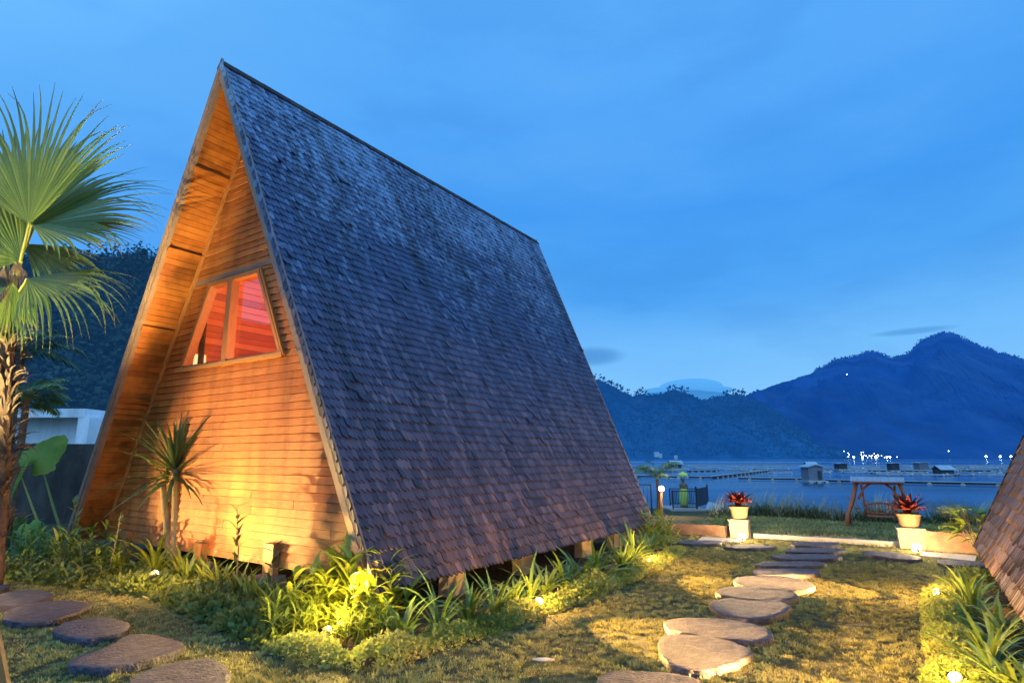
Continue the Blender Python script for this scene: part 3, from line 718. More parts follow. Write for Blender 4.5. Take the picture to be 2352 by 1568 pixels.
mb = MB(); mb.add(vs, fs, .5); tag(mb.build('hill', M_lh, smooth=True), kind='structure')
mb = MB()
for q, s in pts:
    cr_ = random.random()
    R0 = s*random.choice((.7,1.0,1.5,2.4))*random.uniform(.8,1.2)
    for _ in range(30):
        d = Vector((random.gauss(0,1),random.gauss(0,1),random.gauss(0,1))).normalized()
        c = q + Vector((0,0,R0*.8)) + Vector((d.x, d.y, d.z*1.1))*R0*random.uniform(.75,1.05)
        a = Vector((random.uniform(-1,1),random.uniform(-1,1),random.uniform(-.6,.6))).normalized()*.42*s*random.uniform(.5,1.3)
        b_ = d.cross(a).normalized()*.34*s
        mb.add([c-a,c+b_,c+a,c-b_], [(0,1,2,3)], cr_)
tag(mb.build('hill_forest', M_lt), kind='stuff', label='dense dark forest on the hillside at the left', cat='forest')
# the wooded rim goes on round to the left, out of the frame (it shows in the window glass)
vs = []; fs = []; k = 0
for i in range(0, 91):
    a = R(-57 - i*1.05); hgt = 42 + 7*noise.noise(Vector((i*.13,3,1))) + 3.5*noise.noise(Vector((i*.6,1,1))) + 2.2*noise.noise(Vector((i*1.9,1,7)))
    for r_, z_ in ((75,-.5),(120,hgt*.55),(185,hgt),(230,hgt*.7)):
        vs.append((math.sin(a)*r_, math.cos(a)*r_, z_))
for i in range(90):
    for k in range(3): fs.append((i*4+k,i*4+k+1,(i+1)*4+k+1,(i+1)*4+k))
mb = MB(); mb.add(vs, fs, .5); tag(mb.build('hill', M_lh), kind='structure')
def leafy_tree(label, base, h, rad, n, m, s, group):
    t = thing('tree', label, 'tree', base, 0, group); mb = MB()
    for _ in range(n):
        k = random.random(); z = h*(.35+.65*k); rr = rad*math.sqrt(random.random())*(1.1-.75*abs(k-.35))
        th = random.uniform(0,6.28); c = Vector((rr*math.cos(th), rr*math.sin(th), z))
        a = Vector((random.uniform(-1,1),random.uniform(-1,1),random.uniform(-.5,.5))).normalized()*s; b_ = a.cross(Vector((random.random(),random.random(),1))).normalized()*s*.6
        mb.add([c-a,c+b_,c+a,c-b_], [(0,1,2,3)])
    mb.build('crown', m, t); mb = MB(); mb.tube([(0,0,-.5),(.1,0,h*.5),(0,.1,h*.95)], [rad*.07,rad*.05,.03], 6); mb.build('trunk', m, t)
for (u, v, hh, rr, lab) in ((327,590,5.0,1.1,'slim pointed tree standing above the left hill crest, nearest the house roof'),(287,596,4.2,2.2,'round dark tree on the left hill crest, left of the slim pointed one'),(352,600,4.0,1.8,'bushy tree on the left hill crest touching the roof edge'),(222,596,4.0,2.4,'broad tree on the left hill crest seen beneath the palm fronds')):
    b0 = dep(u, v+22, 205); leafy_tree(lab, b0, hh*1.35, rr*1.3, 420, M_lt, .42, 'trees on the left hill crest')

# ------------------------------------------------------------------ white building, air conditioner, grey wall
by = 30.0
def wbox(mb, u0, v0, u1, v1, y0, y1):
    a = dep(u0, v0, y0); b_ = dep(u1, v1, y0); mb.box(a.x, b_.x, y0, y1, b_.z, a.z); return mb
wb = thing('white_building', 'flat-roofed white building with a recessed front, behind the dark wall at left', 'building', (0,0,0))
mb = MB(); wbox(mb, -420, 938, 194, 958, by, by+6); mb.build('roof_parapet', M_white, wb)
mb = MB(); wbox(mb, 180, 958.2, 193, 1060, by+.02, by+5.9); mb.build('side_wall', M_white, wb)
mb = MB(); wbox(mb, -420, 958.2, 178, 1060, by+1.2, by+5.9); mb.build('front_wall', M_white, wb)
mb = MB(); wbox(mb, 206, 948, 420, 1060, by+1.8, by+7); mb.build('side_wing', M_white, wb)
ac = thing('air_conditioner', 'small pale outdoor air conditioner unit on the white side wing', 'air conditioner', (0,0,0))
a = dep(196, 972, by+1.4); b_ = dep(221, 1004, by+1.4)
mb = MB(); mb.box(a.x, b_.x, by+1.42, by+1.785, b_.z, a.z); mb.build('case', M_acw, ac)
mb = MB(); c = Vector(((a.x+b_.x)/2+.06, by+1.405, (a.z+b_.z)/2))
for rr in (.22,.16,.10,.05):
    mb.tube([c+Vector((rr*math.cos(t*math.pi/12),0,rr*math.sin(t*math.pi/12))) for t in range(25)], [.012]*25, 5)
mb.build('fan_grille', M_hutdark, ac)
mb = MB(); mb.tube([(b_.x+.03, by+1.7, a.z-.1),(b_.x+.12, by+1.7, a.z-.25),(b_.x+.05, by+1.7, b_.z-.05)], [.03]*3, 6); mb.build('hose', M_white, ac)
gw = MB(); GA, GB = at(-250, 1205, 0), at(250, 1188, 0)
GA = Vector((-24, 17.5, 0)); GB = Vector((-11.3, 19.3, 0)); top = dep(100, 1018, 18.4).z
seg = 26
for i in range(seg):
    a = GA.lerp(GB, i/seg); b_ = GA.lerp(GB, (i+1)/seg); d = (GB-GA).normalized(); nn = Vector((-d.y,d.x,0))*.18
    gw.hexa([a-Vector((0,0,.3)), b_-Vector((0,0,.3)), b_+nn-Vector((0,0,.3)), a+nn-Vector((0,0,.3))], [a+Vector((0,0,top)), b_+Vector((0,0,top)), b_+nn+Vector((0,0,top)), a+nn+Vector((0,0,top))], .5)
tag(gw.build('boundary_wall', M_wallgrey), 'dark grey rendered boundary wall between the palm and the house', 'wall')

# ------------------------------------------------------------------ retaining walls, kerb, edging
def wallseg(name, label, cat, p, q, h0, h1, th, m, zb=-.3):
    d = (q-p).normalized(); nn = Vector((-d.y,d.x,0))*th; mb = MB(); k = 14
    for i in range(k):
        a = p.lerp(q,i/k); b_ = p.lerp(q,(i+1)/k); ha = h0+(h1-h0)*i/k + .006*random.uniform(-1,1); 
        mb.hexa([a+Vector((0,0,zb)),b_+Vector((0,0,zb)),b_+nn+Vector((0,0,zb)),a+nn+Vector((0,0,zb))],[a+Vector((0,0,ha)),b_+Vector((0,0,ha)),b_+nn+Vector((0,0,ha)),a+nn+Vector((0,0,ha))], .5)
    return tag(mb.build(name, m), label, cat)
wl0 = at(1680,1233); wl1 = at(1505,1222); wle = wl0 + (wl1-wl0)*2.5
wallseg('low_wall', 'low tan rendered garden wall running from the left flower pot behind the house', 'wall', wle, wl0, .26, .27, .16, M_retain)
wallseg('low_wall', 'low tan rendered garden wall to the right of the right flower pot', 'wall', at(2128,1262), at(2128,1262)+(at(2240,1270)-at(2128,1262))*2.6, .40, .42, .16, M_retain)
wallseg('kerb', 'long pale concrete kerb across the lawn between the two flower pots', 'kerb', at(1731,1233), at(2075,1254), .085, .085, .16, M_kerb)
def slabstrip(label, px, z, m, name='paving_strip'):
    P = [at(u,v,z) for u,v in px]; mb = MB(); n = len(P)
    mb.add([p for p in P]+[Vector((p.x,p.y,-.1)) for p in P], [tuple(range(n))[::-1]]+[(i,(i+1)%n,n+(i+1)%n,n+i) for i in range(n)])
    return tag(mb.build(name, m), label, 'paving')
slabstrip('flat pale concrete strip in the grass in front of the left low wall', [(1600,1243),(1697,1243),(1700,1236),(1612,1232)], .03, M_kerb)
slabstrip('flat pale concrete strip along the foot of the right low wall', [(2113,1275),(2240,1287),(2243,1275),(2120,1266)], .03, M_kerb)

# ------------------------------------------------------------------ flower pots on pedestals with bromeliads
def blade(mb, base, az, L_, w, up, droop, n=6, fold=.25, wpow=.75, rnd=None, twist=0, tipdrop=0):
    p = Vector(base); pts = []; a = up; hd = Vector((math.cos(az), math.sin(az), 0)); sd0 = Vector((-math.sin(az), math.cos(az), 0))
    for i in range(n+1):
        t = i/n; pts.append((p.copy(), a, t)); a2 = a - droop/n*(.5+t)
        if tipdrop and t > .75: a2 -= tipdrop
        p = p + (hd*math.cos(a)+Vector((0,0,math.sin(a))))*(L_/n); a = a2
    vs = []; fs = []
    for q, a, t in pts:
        ww = w*.5*max(.03, math.sin(math.pi*min(1,(.08+.92*t))**wpow))
        nn = -hd*math.sin(a)+Vector((0,0,math.cos(a)))
        tw = twist*t; sd = sd0*math.cos(tw)+nn*math.sin(tw)
        vs += [q - sd*ww + nn*ww*fold, q, q + sd*ww + nn*ww*fold]
    for i in range(n):
        k = i*3; fs += [(k,k+1,k+4,k+3),(k+1,k+2,k+5,k+4)]
    return mb.add(vs, fs, rnd)
def flowerpot(u0, u1, vb, vt, pu0, pu1, pvt, lab1, lab2, lab3, plantw, planth):
    base = at((u0+u1)/2, vb); y = base.y
    pa, pb = dep(u0, vt, y), dep(u1, vt, y); w = pb.x-pa.x; h = pa.z
    t = thing('pedestal', lab1, 'pedestal', base, -R(29)); mb = MB()
    mb.hexa([(-w*.42,0,-.1),(w*.42,0,-.1),(w*.42,w*.84,-.1),(-w*.42,w*.84,-.1)], [(-w*.46,-.01,h-.002),(w*.46,-.01,h-.002),(w*.46,w*.86,h-.002),(-w*.46,w*.86,h-.002)]); mb.build('block', M_ped, t)
    mb = MB(); mb.box(-w*.5,w*.5,-.03,w*.9,h,h+.035); mb.build('cap_slab', M_ped, t)
    c = base + Matrix.Rotation(-R(29),3,'Z') @ Vector((0,w*.43,0)); c.z = h+.036
    ta, tb = dep(pu0, pvt, c.y), dep(pu1, pvt, c.y); r = (tb.x-ta.x)/2; ph = ta.z - c.z
    tp = thing('flower_pot', lab2, 'pot', c); mb = MB()
    mb.lathe([(r*.72,0),(r*.78,ph*.3),(r*.9,ph*.75),(r*.94,ph*.86),(r,ph*.87),(r*1.02,ph*.94),(r*.99,ph),(r*.86,ph),(r*.84,ph*.9)], n=28); mb.build('pot_body', M_pot, tp, True)
    mb = MB(); mb.lathe([(r*.86,ph*.90),(r*.4,ph*.93)], n=20); mb.build('pot_soil', M_soil, tp, True)
    pl = thing('bromeliad', lab3, 'plant', (c.x,c.y,c.z+ph*.92)); mb = MB()
    for i in range(34):
        k = i/34; az = i*2.4+random.uniform(-.2,.2)
        blade(mb, (.03*math.cos(az),.03*math.sin(az),.10*(1-k)), az, planth*1.15*(.75+.35*(k)) if k < .6 else planth*1.25*random.uniform(.75,1), .17, R(5+66*k), R(42-20*k), 5, .3, .6, rnd=.15+.8*(1-k)*random.uniform(.6,1))
    mb.build('leaves', M_brom, pl)
    mb = MB(); mb.tube([(0,0,-.06),(0,0,.1)], [.06,.05], 10); mb.build('stem', M_trunk, pl)
    return base, y
pot1, _ = flowerpot(1676,1721,1236,1196,1680,1726,1161,'square concrete pedestal under the left potted bromeliad','round terracotta pot of the left red bromeliad','red bromeliad in the left pot, in front of the lake',.7,.44)
pot2, _ = flowerpot(2069,2126,1259,1216,2066,2118,1178,'wide concrete pedestal under the right potted bromeliad','round terracotta pot of the right red bromeliad beside the swing','red bromeliad in the right pot, in front of the swing leg',.8,.48)

# ------------------------------------------------------------------ swing bench
zsw = -.42
sA = at(1950, 1207, zsw); sB = at(2108, 1215, zsw)
sw = thing('swing_bench', 'rustic red log swing bench with a small pale roof, on the lawn by the lake', 'swing', ((sA.x+sB.x)/2,(sA.y+sB.y)/2,zsw), math.atan2(sB.y-sA.y, sB.x-sA.x)-R(2))
Wd = (sB-sA).length; TW = Wd*.69; HT = CAM_H + ray(2000,1107).z/ray(2000,1107).y*sA.y - zsw
HT = HT*1.02
def log(pts, r, name, par=None, n=8):
    k = len(pts); mb = MB(); mb.tube(pts, [r*random.uniform(.88,1.12) for _ in pts], n, jit=.05); return mb.build(name, M_swing, par or sw, True)
for sx in (-1,1):
    for sy in (-1,1):
        x0 = sx*Wd/2; x1 = sx*TW/2*.92
        log([(x0, sy*.62, 0), (x0*.96+.03*sx, sy*.5, HT*.25), ((x0+x1)/2, sy*.36, HT*.55), (x1, sy*.16, HT-.04)], .062, 'post')
    log([(sx*TW*.44,-.25,HT*.62),(sx*TW*.30,-.1,HT*.86),(sx*TW*.17,-.02,HT*.96)], .04, 'brace')
    log([(sx*TW/2*.98,-.42,HT*.42),(sx*TW/2*1.0,.42,HT*.42)], .045, 'cross_rail')
    log([(sx*TW*.36,.02,HT*.93),(sx*TW*.33,.05,HT*.55),(sx*TW*.30,.12,HT*.2)], .036, 'hanger')
    log([(sx*TW*.31,.18,HT*.42),(sx*TW*.33,-.14,HT*.40)], .028, 'armrest')
log([(-TW*.55,0,HT-.02),(0,0,HT),(TW*.55,0,HT-.02)], .06, 'top_beam')
mb = MB()
for sy in (-1,1):
    for i in range(7):
        xa = -TW*.58+TW*1.16*i/7; xb = xa+TW*1.16/7-.006
        mb.hexa([(xa,0,HT+.15),(xb,0,HT+.15),(xb,sy*.42,HT+.0),(xa,sy*.42,HT+.0)], [(xa,0,HT+.18),(xb,0,HT+.18),(xb,sy*.43,HT+.03),(xa,sy*.43,HT+.03)])
mb.build('roof', M_swroof, sw)
mb = MB(); sz_ = HT*.235
for i in range(5): mb.box(-TW*.30,TW*.30,-.2+.085*i,-.125+.085*i,sz_,sz_+.03)
mb.build('seat', M_swing, sw)
log([(-TW*.31,.2,HT*.47),(-TW*.15,.2,HT*.515),(0,.2,HT*.53),(TW*.15,.2,HT*.515),(TW*.31,.2,HT*.47)], .03, 'back_rail')
log([(-TW*.30,.2,HT*.3),(TW*.30,.2,HT*.3)], .026, 'back_rail')
for i in range(8):
    x_ = -TW*.25+TW*.5*i/7; log([(x_,.2,HT*.3),(x_,.2,HT*(.515-.0006*abs(i-3.5)**2))], .016, 'spindle', n=6)

# ------------------------------------------------------------------ statue, platform and railings, lamp post, small palm
zst = -.45
stb = at(1572, 1166, zst)
def S_(u, v, y=None): return dep(u, v, y or stb.y)
k = stb.y/FPX*1.02
plat = MB(); pa = S_(1540,1166, stb.y-1.0); pb = S_(1628,1166, stb.y-1.0)
plat.box(pa.x, pb.x, stb.y-1.1, stb.y+1.4, zst-1.6, zst+.02)
tag(plat.build('platform', M_kerb), 'pale concrete platform at the water edge under the statue', 'platform')
st = thing('statue', 'standing female statue wrapped in lime green cloth under a fringed green parasol', 'statue', (stb.x, stb.y, zst+.02))
hh = S_(1572,1085).z - zst
mb = MB(); mb.lathe([(.30,0),(.30,.10),(.24,.12),(.24,.16)], n=16); mb.build('plinth', M_stoneskin, st)
mb = MB(); mb.lathe([(.20,.16),(.27,.24),(.33,.5),(.34,.85),(.31,1.15),(.27,1.32),(.29,1.36)], n=20)
mb.build('wrapped_cloth', M_green, st, True)
mb = MB(); mb.lathe([(.20,1.34),(.22,1.45),(.24,1.58),(.25,1.68),(.15,1.76),(.085,1.79),(.08,1.85)], n=16)
mb.ball((0,-.02,1.98), .15, 14, 10, (.85,.95,1.15)); mb.ball((0,.05,2.11), .11, 10, 8)
for sx in (-1,1):
    mb.tube([(sx*.24,0,1.66),(sx*.31,-.04,1.5),(sx*.27,-.15,1.38),(sx*.06,-.26,1.44)], [.075,.066,.055,.04], 8)
    mb.ball((sx*.05,-.27,1.46), .05, 8, 6)
mb.ball((0,-.165,1.97), .03, 6, 5); mb.ball((.06,-.20,1.46), .07, 8, 6)
mb.build('figure', M_stoneskin, st, True)
st.scale = (.66,.66,.68)
um = thing('parasol', 'small lime green ceremonial parasol with white fringe above the statue', 'parasol', (stb.x+.02, stb.y+.02, zst))
zt_ = hh
mb = MB(); mb.tube([(0,0,0),(0,0,zt_+.14)], [.018,.012], 6); mb.build('pole', M_black, um)
mb = MB(); mb.lathe([(.25,zt_-.17),(.235,zt_-.08),(.16,zt_-.01),(.04,zt_+.04),(.01,zt_+.07)], n=20); mb.build('canopy', M_green, um, True)
mb = MB()
for i in range(22):
    t = i*2*math.pi/22; mb.tube([(.25*math.cos(t),.25*math.sin(t),zt_-.17),(.25*math.cos(t),.25*math.sin(t),zt_-.26-.03*(i%2))], [.014,.010], 4)
mb.build('fringe', M_white, um)
def railing(label, p, q, h, nb, z):
    r = thing('railing', label, 'railing', (p.x,p.y,z)); d = q-p; d.z = 0
    def P(t, zz): return Vector((d.x*t, d.y*t, zz))
    mb = MB(); mb.beam(P(0,h), P(1,h), .04,.04); mb.build('top_rail', M_black, r)
    mb = MB(); mb.beam(P(0,.10), P(1,.10), .03,.03); mb.build('bottom_rail', M_black, r)
    for t in (0,1): mb = MB(); mb.beam(P(t,-.05), P(t,h+.03), .05,.05, up=(1,0,0)); mb.build('post', M_black, r)
    for i in range(1,nb):
        mb = MB(); mb.beam(P(i/nb,.10), P(i/nb,h), .016,.016, up=(1,0,0)); mb.build('bar', M_black, r)
rh = (1175-1131)*k
railing('black metal railing in front of the statue on the platform', S_(1546,1166,stb.y-.95), S_(1601,1170,stb.y-.95), .85, 16, zst+.02)
railing('black metal railing along the water side behind the statue', S_(1540,1166,stb.y+1.3), S_(1624,1166,stb.y+1.3), .85, 22, zst+.02)
dp = thing('screen_panel', 'dark woven screen panel closing the right end of the platform', 'panel', (0,0,0)); a = S_(1601,1170,stb.y-.95); b_ = S_(1627,1166,stb.y+1.2); mb = MB()
mb.beam((a.x,a.y,zst+.55),(b_.x,b_.y,zst+.55),.04,.85); mb.build('panel', M_hutdark, dp)
for q in (a,b_): mb = MB(); mb.beam((q.x,q.y,zst),(q.x,q.y,zst+1.1),.06,.06,up=(1,0,0)); mb.build('post', M_black, dp)
lp = at(1519, 1184, -.36); lz = dep(1525,1122,lp.y).z
ft = thing('lamp_post', 'slim post carrying a bright warm bulb left of the statue', 'lamp post', (lp.x,lp.y,-.4))
mb = MB(); mb.tube([(0,0,0),(.02,0,.7),(.06,0,lz+.4-.12)], [.09,.07,.055], 8, jit=.1); mb.build('post', M_trunk, ft)
mb = MB(); mb.lathe([(.05,lz+.4-.13),(.07,lz+.4-.10),(.06,lz+.4-.08)], (.06,0,0), 10); mb.build('socket', M_black, ft)
mb = MB(); mb.ball((.06,0,lz+.4), .11, 12, 8); mb.build('bulb', M_bulb, ft, True)
point('post_light', (lp.x+.06, lp.y-.12, lz), 400, r=.05)
p0 = at(1478,1200,-.2); railing('black metal fence section close to the far corner of the house roof', Vector((p0.x,p0.y+5.5,0)), Vector((p0.x+1.5,p0.y+5.2,0)), 1.25, 10, -.4)
# feathery palms
def feather(mb, base, az, L_, up, droop, n=12, lw=.05, ll=.45, rnd=None):
    p = Vector(base); a = up; hd = Vector((math.cos(az),math.sin(az),0)); sd = Vector((-math.sin(az),math.cos(az),0)); prev = p
    for i in range(n+1):
        t = i/n; d = hd*math.cos(a)+Vector((0,0,math.sin(a)))
        q = p + d*(L_/n)
        if i: mb.tube([p,q],[.014*(1.2-t),.014*(1.1-t)],4,False)
        if t > .12:
            l = ll*math.sin(math.pi*min(1,.15+.85*t)**.8)*.95+.06
            for sg in (-1,1):
                for o in (0,.5):
                    c = p + d*(L_/n)*o
                    dirn = (d*.55 + sd*sg*.8 + Vector((0,0,-.25-.25*random.random()))).normalized(); e = c + dirn*l + Vector((0,0,-.12*l))
                    w = Vector((0,0,1)).cross(dirn).normalized()*lw*.5; m_ = c.lerp(e,.45)
                    mb.add([c, m_+w, e, m_-w], [(0,1,2,3)], rnd)
        p = q; a -= droop/n*(.4+1.2*t)
fp = at(1500,1184,-.3); fp = dep(1500,1184,lp.y+1.2)
tpz = dep(1508,1092,fp.y)
sp_ = thing('small_palm', 'small feathery palm arching over the bright lamp post', 'palm', (fp.x+.25,fp.y,-.45))
mb = MB(); 
for i in range(15): feather(mb, (0,0,tpz.z+.25), i*2.4, random.uniform(1.1,1.5), R(random.uniform(30,75)), R(random.uniform(85,125)), 9, .05, .5)
mb.build('crown', M_lily, sp_)
mb = MB(); mb.tube([(0,0,0),(.02,0,tpz.z*.5+.2),(0,0,tpz.z+.3)], [.1,.07,.06], 8); mb.build('trunk', M_trunk, sp_)
bt = MB()
for u, v in ((1640,1178),): 
    c = dep(u, v, stb.y-1)
    P = [c+Vector((-.5,0,.0)), c+Vector((.35,0,-.05)), c+Vector((.5,.3,.35)), c+Vector((-.1,.4,.5))]
    bt.add(P+[p+Vector((0,.05,.02)) for p in P], [(0,1,2,3),(7,6,5,4),(0,4,5,1),(1,5,6,2),(2,6,7,3),(3,7,4,0)])
tag(bt.build('tilted_board', M_tin), 'pale bluish board lying tilted beside the platform at the water edge', 'board')

# ------------------------------------------------------------------ fish farm on the lake
def wat(u, v, dz=0): return at(u, v, WZ+dz)
def walkway(label, u0, v0, u1, v1, barrels, w=.9, group=None, bw=.55):
    a, b_ = wat(u0,v0,.45), wat(u1,v1,.45); t = thing('walkway', label, 'walkway', (a.x,a.y,WZ), 0, group); d = b_-a; d.z = 0
    nn = Vector((-d.y,d.x,0)).normalized()
    mb = MB()
    for o in (-.36,-.12,.12,.36): mb.beam(nn*o*w/.9+Vector((0,0,.47)), d+nn*o*w/.9+Vector((0,0,.47)), .2*w/.9, .09)
    mb.build('deck', M_float, t)
    mb = MB(); mb.beam(Vector((0,0,.30)), d+Vector((0,0,.30)), w*.7, .24); mb.build('joist', M_hutdark, t)
    for i in range(barrels):
        c = d*((i+.5)/barrels); mb = MB(); dd = d.normalized()
        mb.tube([c-nn*bw+Vector((0,0,.05)), c-nn*bw*.9+Vector((0,0,.05)), c+nn*bw*.9+Vector((0,0,.05)), c+nn*bw+Vector((0,0,.05))], [.24,.31,.31,.24], 10); mb.build('barrel', M_barrel, t)
walkway('nearest long floating walkway on barrels, right of the big floating hut', 1896, 1101, 2420, 1111, 7)
walkway('near floating walkway on barrels ending at the left of the big hut', 1696, 1096, 1856, 1098, 3)
walkway('near floating walkway left of the statue parasol', 1440, 1091, 1636, 1094, 4)
walkway('slanting row of float barrels running away from the near walkway', 1636, 1093, 1768, 1079, 15, .9)
walkway('long far walkway crossing the left part of the fish farm', 1440, 1081, 1555, 1081, 5)
walkway('far walkway just right of the pale-roofed far hut', 1580, 1080, 1650, 1079, 5)
walkway('farthest thin floating row at the left, near the roof edge', 1444, 1072, 1540, 1071.5, 7)
walkway('far walkway right of the middle huts', 1995, 1079.5, 2045, 1080, 3)
walkway('far dark walkway between the two right huts', 2070, 1080, 2130, 1081, 3)
walkway('far dark walkway right of the low wide hut', 2195, 1079, 2275, 1080, 3)
random.seed(11)
pens = 0
for j, vrow in enumerate((1070.5,1073,1076,1079.5,1083.5,1088,1093)):
    y0 = wat(1700, vrow).y; pitch = {0:22,1:16,2:11,3:9,4:8,5:7,6:6}[j]
    x0 = wat(1450, vrow).x; x1 = wat(2330, vrow).x; x = x0
    while x < x1:
        u_here = 1176 + FPX*x/ (y0*CP + (WZ-CAM_H)*SP)
        x += pitch*random.uniform(.8,1.5)
        if random.random() < (.06 if u_here > 1850 else .30): continue
        if u_here < 1640 and vrow > 1085: continue
        if vrow > 1090 and not (1900 < u_here < 2330): continue
        w_ = pitch*random.uniform(.55,.95); dd = w_*random.uniform(.6,1.2); sk = random.uniform(-.25,.25)
        mb = MB(); zz = WZ+.28+random.uniform(-.05,.1); yb0 = y0+random.uniform(-.1,.1)*pitch; bw = .35 if j > 3 else .55
        C4 = [Vector((x,yb0,zz)),Vector((x+w_,yb0+sk*w_*.3,zz)),Vector((x+w_+sk*dd,yb0+dd,zz)),Vector((x+sk*dd,yb0+dd,zz))]
        for i in range(4): mb.beam(C4[i], C4[(i+1)%4], bw, .16)
        if random.random() < .6: mb.beam((C4[0]+C4[1])/2, (C4[2]+C4[3])/2, bw*.8, .12)
        for i in range(4): mb.ball(C4[i]+Vector((0,0,-.1)), .33, 8, 5)
        pens += 1
        tag(mb.build('fish_pen', M_float), 'square floating bamboo fish pen among the many on the lake', 'fish pen', 'floating fish pens')
def hut(label, u0, u1, v0, v1, ridge_side=False, dark=False, rp=.35, door=True, depth=1.0):
    a = wat(u0, v1, .4); b_ = wat(u1, v1, .4); y = a.y; w = b_.x-a.x; h = dep(u0,v0,y).z - (WZ+.4); d = w*depth
    t = thing('floating_hut', label, 'hut', (a.x,y,WZ+.4)); hw = h*(1-rp)
    mb = MB(); mb.box(0,w,0,d,0,hw); mb.build('walls', M_hutdark if dark else M_hut, t)
    mb = MB(); e = .12*w
    if ridge_side: mb.hexa([(-e,-e,hw-.1*h),(w+e,-e,hw-.1*h),(w+e,d/2,h-.05*h),(-e,d/2,h-.05*h)], [(-e,-e,hw-.04*h),(w+e,-e,hw-.04*h),(w+e,d/2,h),(-e,d/2,h)]); mb.hexa([(-e,d/2,h-.05*h),(w+e,d/2,h-.05*h),(w+e,d+e,hw-.1*h),(-e,d+e,hw-.1*h)], [(-e,d/2,h),(w+e,d/2,h),(w+e,d+e,hw-.04*h),(-e,d+e,hw-.04*h)])
    else: mb.hexa([(-e,-e,hw),(w*.5,-e,h-.06*h),(w*.5,d+e,h-.06*h),(-e,d+e,hw)], [(-e,-e,hw+.06*h),(w*.5,-e,h),(w*.5,d+e,h),(-e,d+e,hw+.06*h)]); mb.hexa([(w*.5,-e,h-.06*h),(w+e,-e,hw),(w+e,d+e,hw),(w*.5,d+e,h-.06*h)], [(w*.5,-e,h),(w+e,-e,hw+.06*h),(w+e,d+e,hw+.06*h),(w*.5,d+e,h)])
    mb.build('roof', M_tin, t)
    if not ridge_side and rp > .1:
        mb = MB(); mb.add([(0,.01,hw),(w,.01,hw),(w*.5,.01,h*.95),(0,d-.01,hw),(w,d-.01,hw),(w*.5,d-.01,h*.95)], [(0,1,2),(5,4,3)]); mb.build('gable', M_hutdark if dark else M_hut, t)
    if door: mb = MB(); mb.box(w*.62,w*.9,-.03,-.004,.02,hw*.75); mb.build('door', M_hutdark, t)
    mb = MB(); mb.box(-.15*w,1.15*w,-.15*d,1.1*d,-.14,-.004); mb.build('raft', M_float, t)
    for i in range(3): mb = MB(); c = (-.1+.55*i)*w; mb.tube([(c,-.1*d,-.35),(c+.5,-.1*d,-.35)],[.3,.3],10); mb.build('barrel', M_barrel, t)
hut('largest grey board floating hut at the end of the near walkway', 1859, 1892, 1065, 1103, rp=.22, depth=1.1)
hut('pale-roofed hut just behind the largest floating hut', 1857, 1878, 1060, 1074, ridge_side=True, rp=.5, door=False)
hut('pale-roofed floating hut far left, above the small palm', 1543, 1567, 1057, 1075, ridge_side=True, rp=.4)
hut('small dark cube hut left of the swing roof', 1927, 1947, 1063, 1077, dark=True, rp=.12)
hut('dark hut with overhanging flat roof above the swing right end', 2049, 2067, 1062, 1079.5, dark=True, rp=.12)
hut('pale square floating hut, second from the right', 2113, 2134, 1061, 1078, rp=.12, door=False)
hut('wide low dark floating hut with broad pale roof, farthest right', 2163, 2192, 1068, 1088, ridge_side=True, dark=True, rp=.45, door=False)

# ------------------------------------------------------------------ villages and lights across the lake
M_far1 = emis('far_lamp_bright', (.85,.95,1.0), 60); M_far2 = emis('far_lamp_small', (.95,1.0,.85), 9)
def farlight(u, v, r, m, lab, grp):
    c = dep(u, v, 1700); mb = MB(); mb.ball((0,0,0), r, 8, 6); o = mb.build('far_lamp', m, loc=c); tag(o, lab, 'lamp', grp)
for zx, zy in ((688,1250),(767,1252),(886,1251),(992,1250),(1019,1250)):
    farlight(1787.5+.252*zx, 733.8+.252*zy, 2.0, M_far1, 'bright white lamp at the waterfront of the village across the lake', 'bright village lamps')
for zx, zy in ((1894,1246),(2023,1247),(2120,1246)):
    farlight(1787.5+.252*zx, 733.8+.252*zy, 2.1, M_far1, 'bright lone white lamp on the far shore, close to the right roof edge', 'lone far shore lamps')
for zx, zy in ((600,1198),(636,1215),(646,1228),(630,1248),(641,1247),(757,1210),(775,1208),(756,1230),(784,1234),(800,1240),(830,1240),(845,1242),(858,1236),(875,1220),(893,1238),(908,1232),(914,1243),(942,1240),(970,1255),(1005,1243),(1083,1250),(815,1255),(850,1258),(900,1256)):
    farlight(1787.5+.252*zx, 733.8+.252*zy, .95, M_far2, 'tiny light in the village cluster across the lake', 'small village lights')
farlight(1787.5+.252*625, 733.8+.252*498, 1.2, M_far2, 'single tiny light high on the right mountain slope', None)
farlight(1787.5+.252*1553, 733.8+.252*1197, 1.3, M_far2, 'single small light low on the right mountain, between village and roof edge', None)
def farhouse(lab, u, v, w, h, d=1640):
    c = dep(u, v, d); t = MB(); t.box(-w/2,w/2,-w/3,w/3,-6,h*.6); t.add([(-w*.55,-w*.38,h*.6),(w*.55,-w*.38,h*.6),(w*.55,w*.38,h*.6),(-w*.55,w*.38,h*.6),(-w*.5,0,h),(w*.5,0,h)], [(0,1,5,4),(2,3,4,5),(1,2,5),(3,0,4)])
    tag(t.build('far_house', M_tin, loc=c), lab, 'house')
farhouse('pale roofed house low on the left shore across the lake', 1508, 1044, 13, 7)
farhouse('second pale roof beside the house on the left far shore', 1516, 1046, 10, 5)
farhouse('small pale roof at the water on the left far shore, right of the others', 1552, 1049, 9, 4)
farhouse('pale patch of a lone house high on the wooded hill across the lake', 1539, 962, 9, 5, 1960)
random.seed(21)
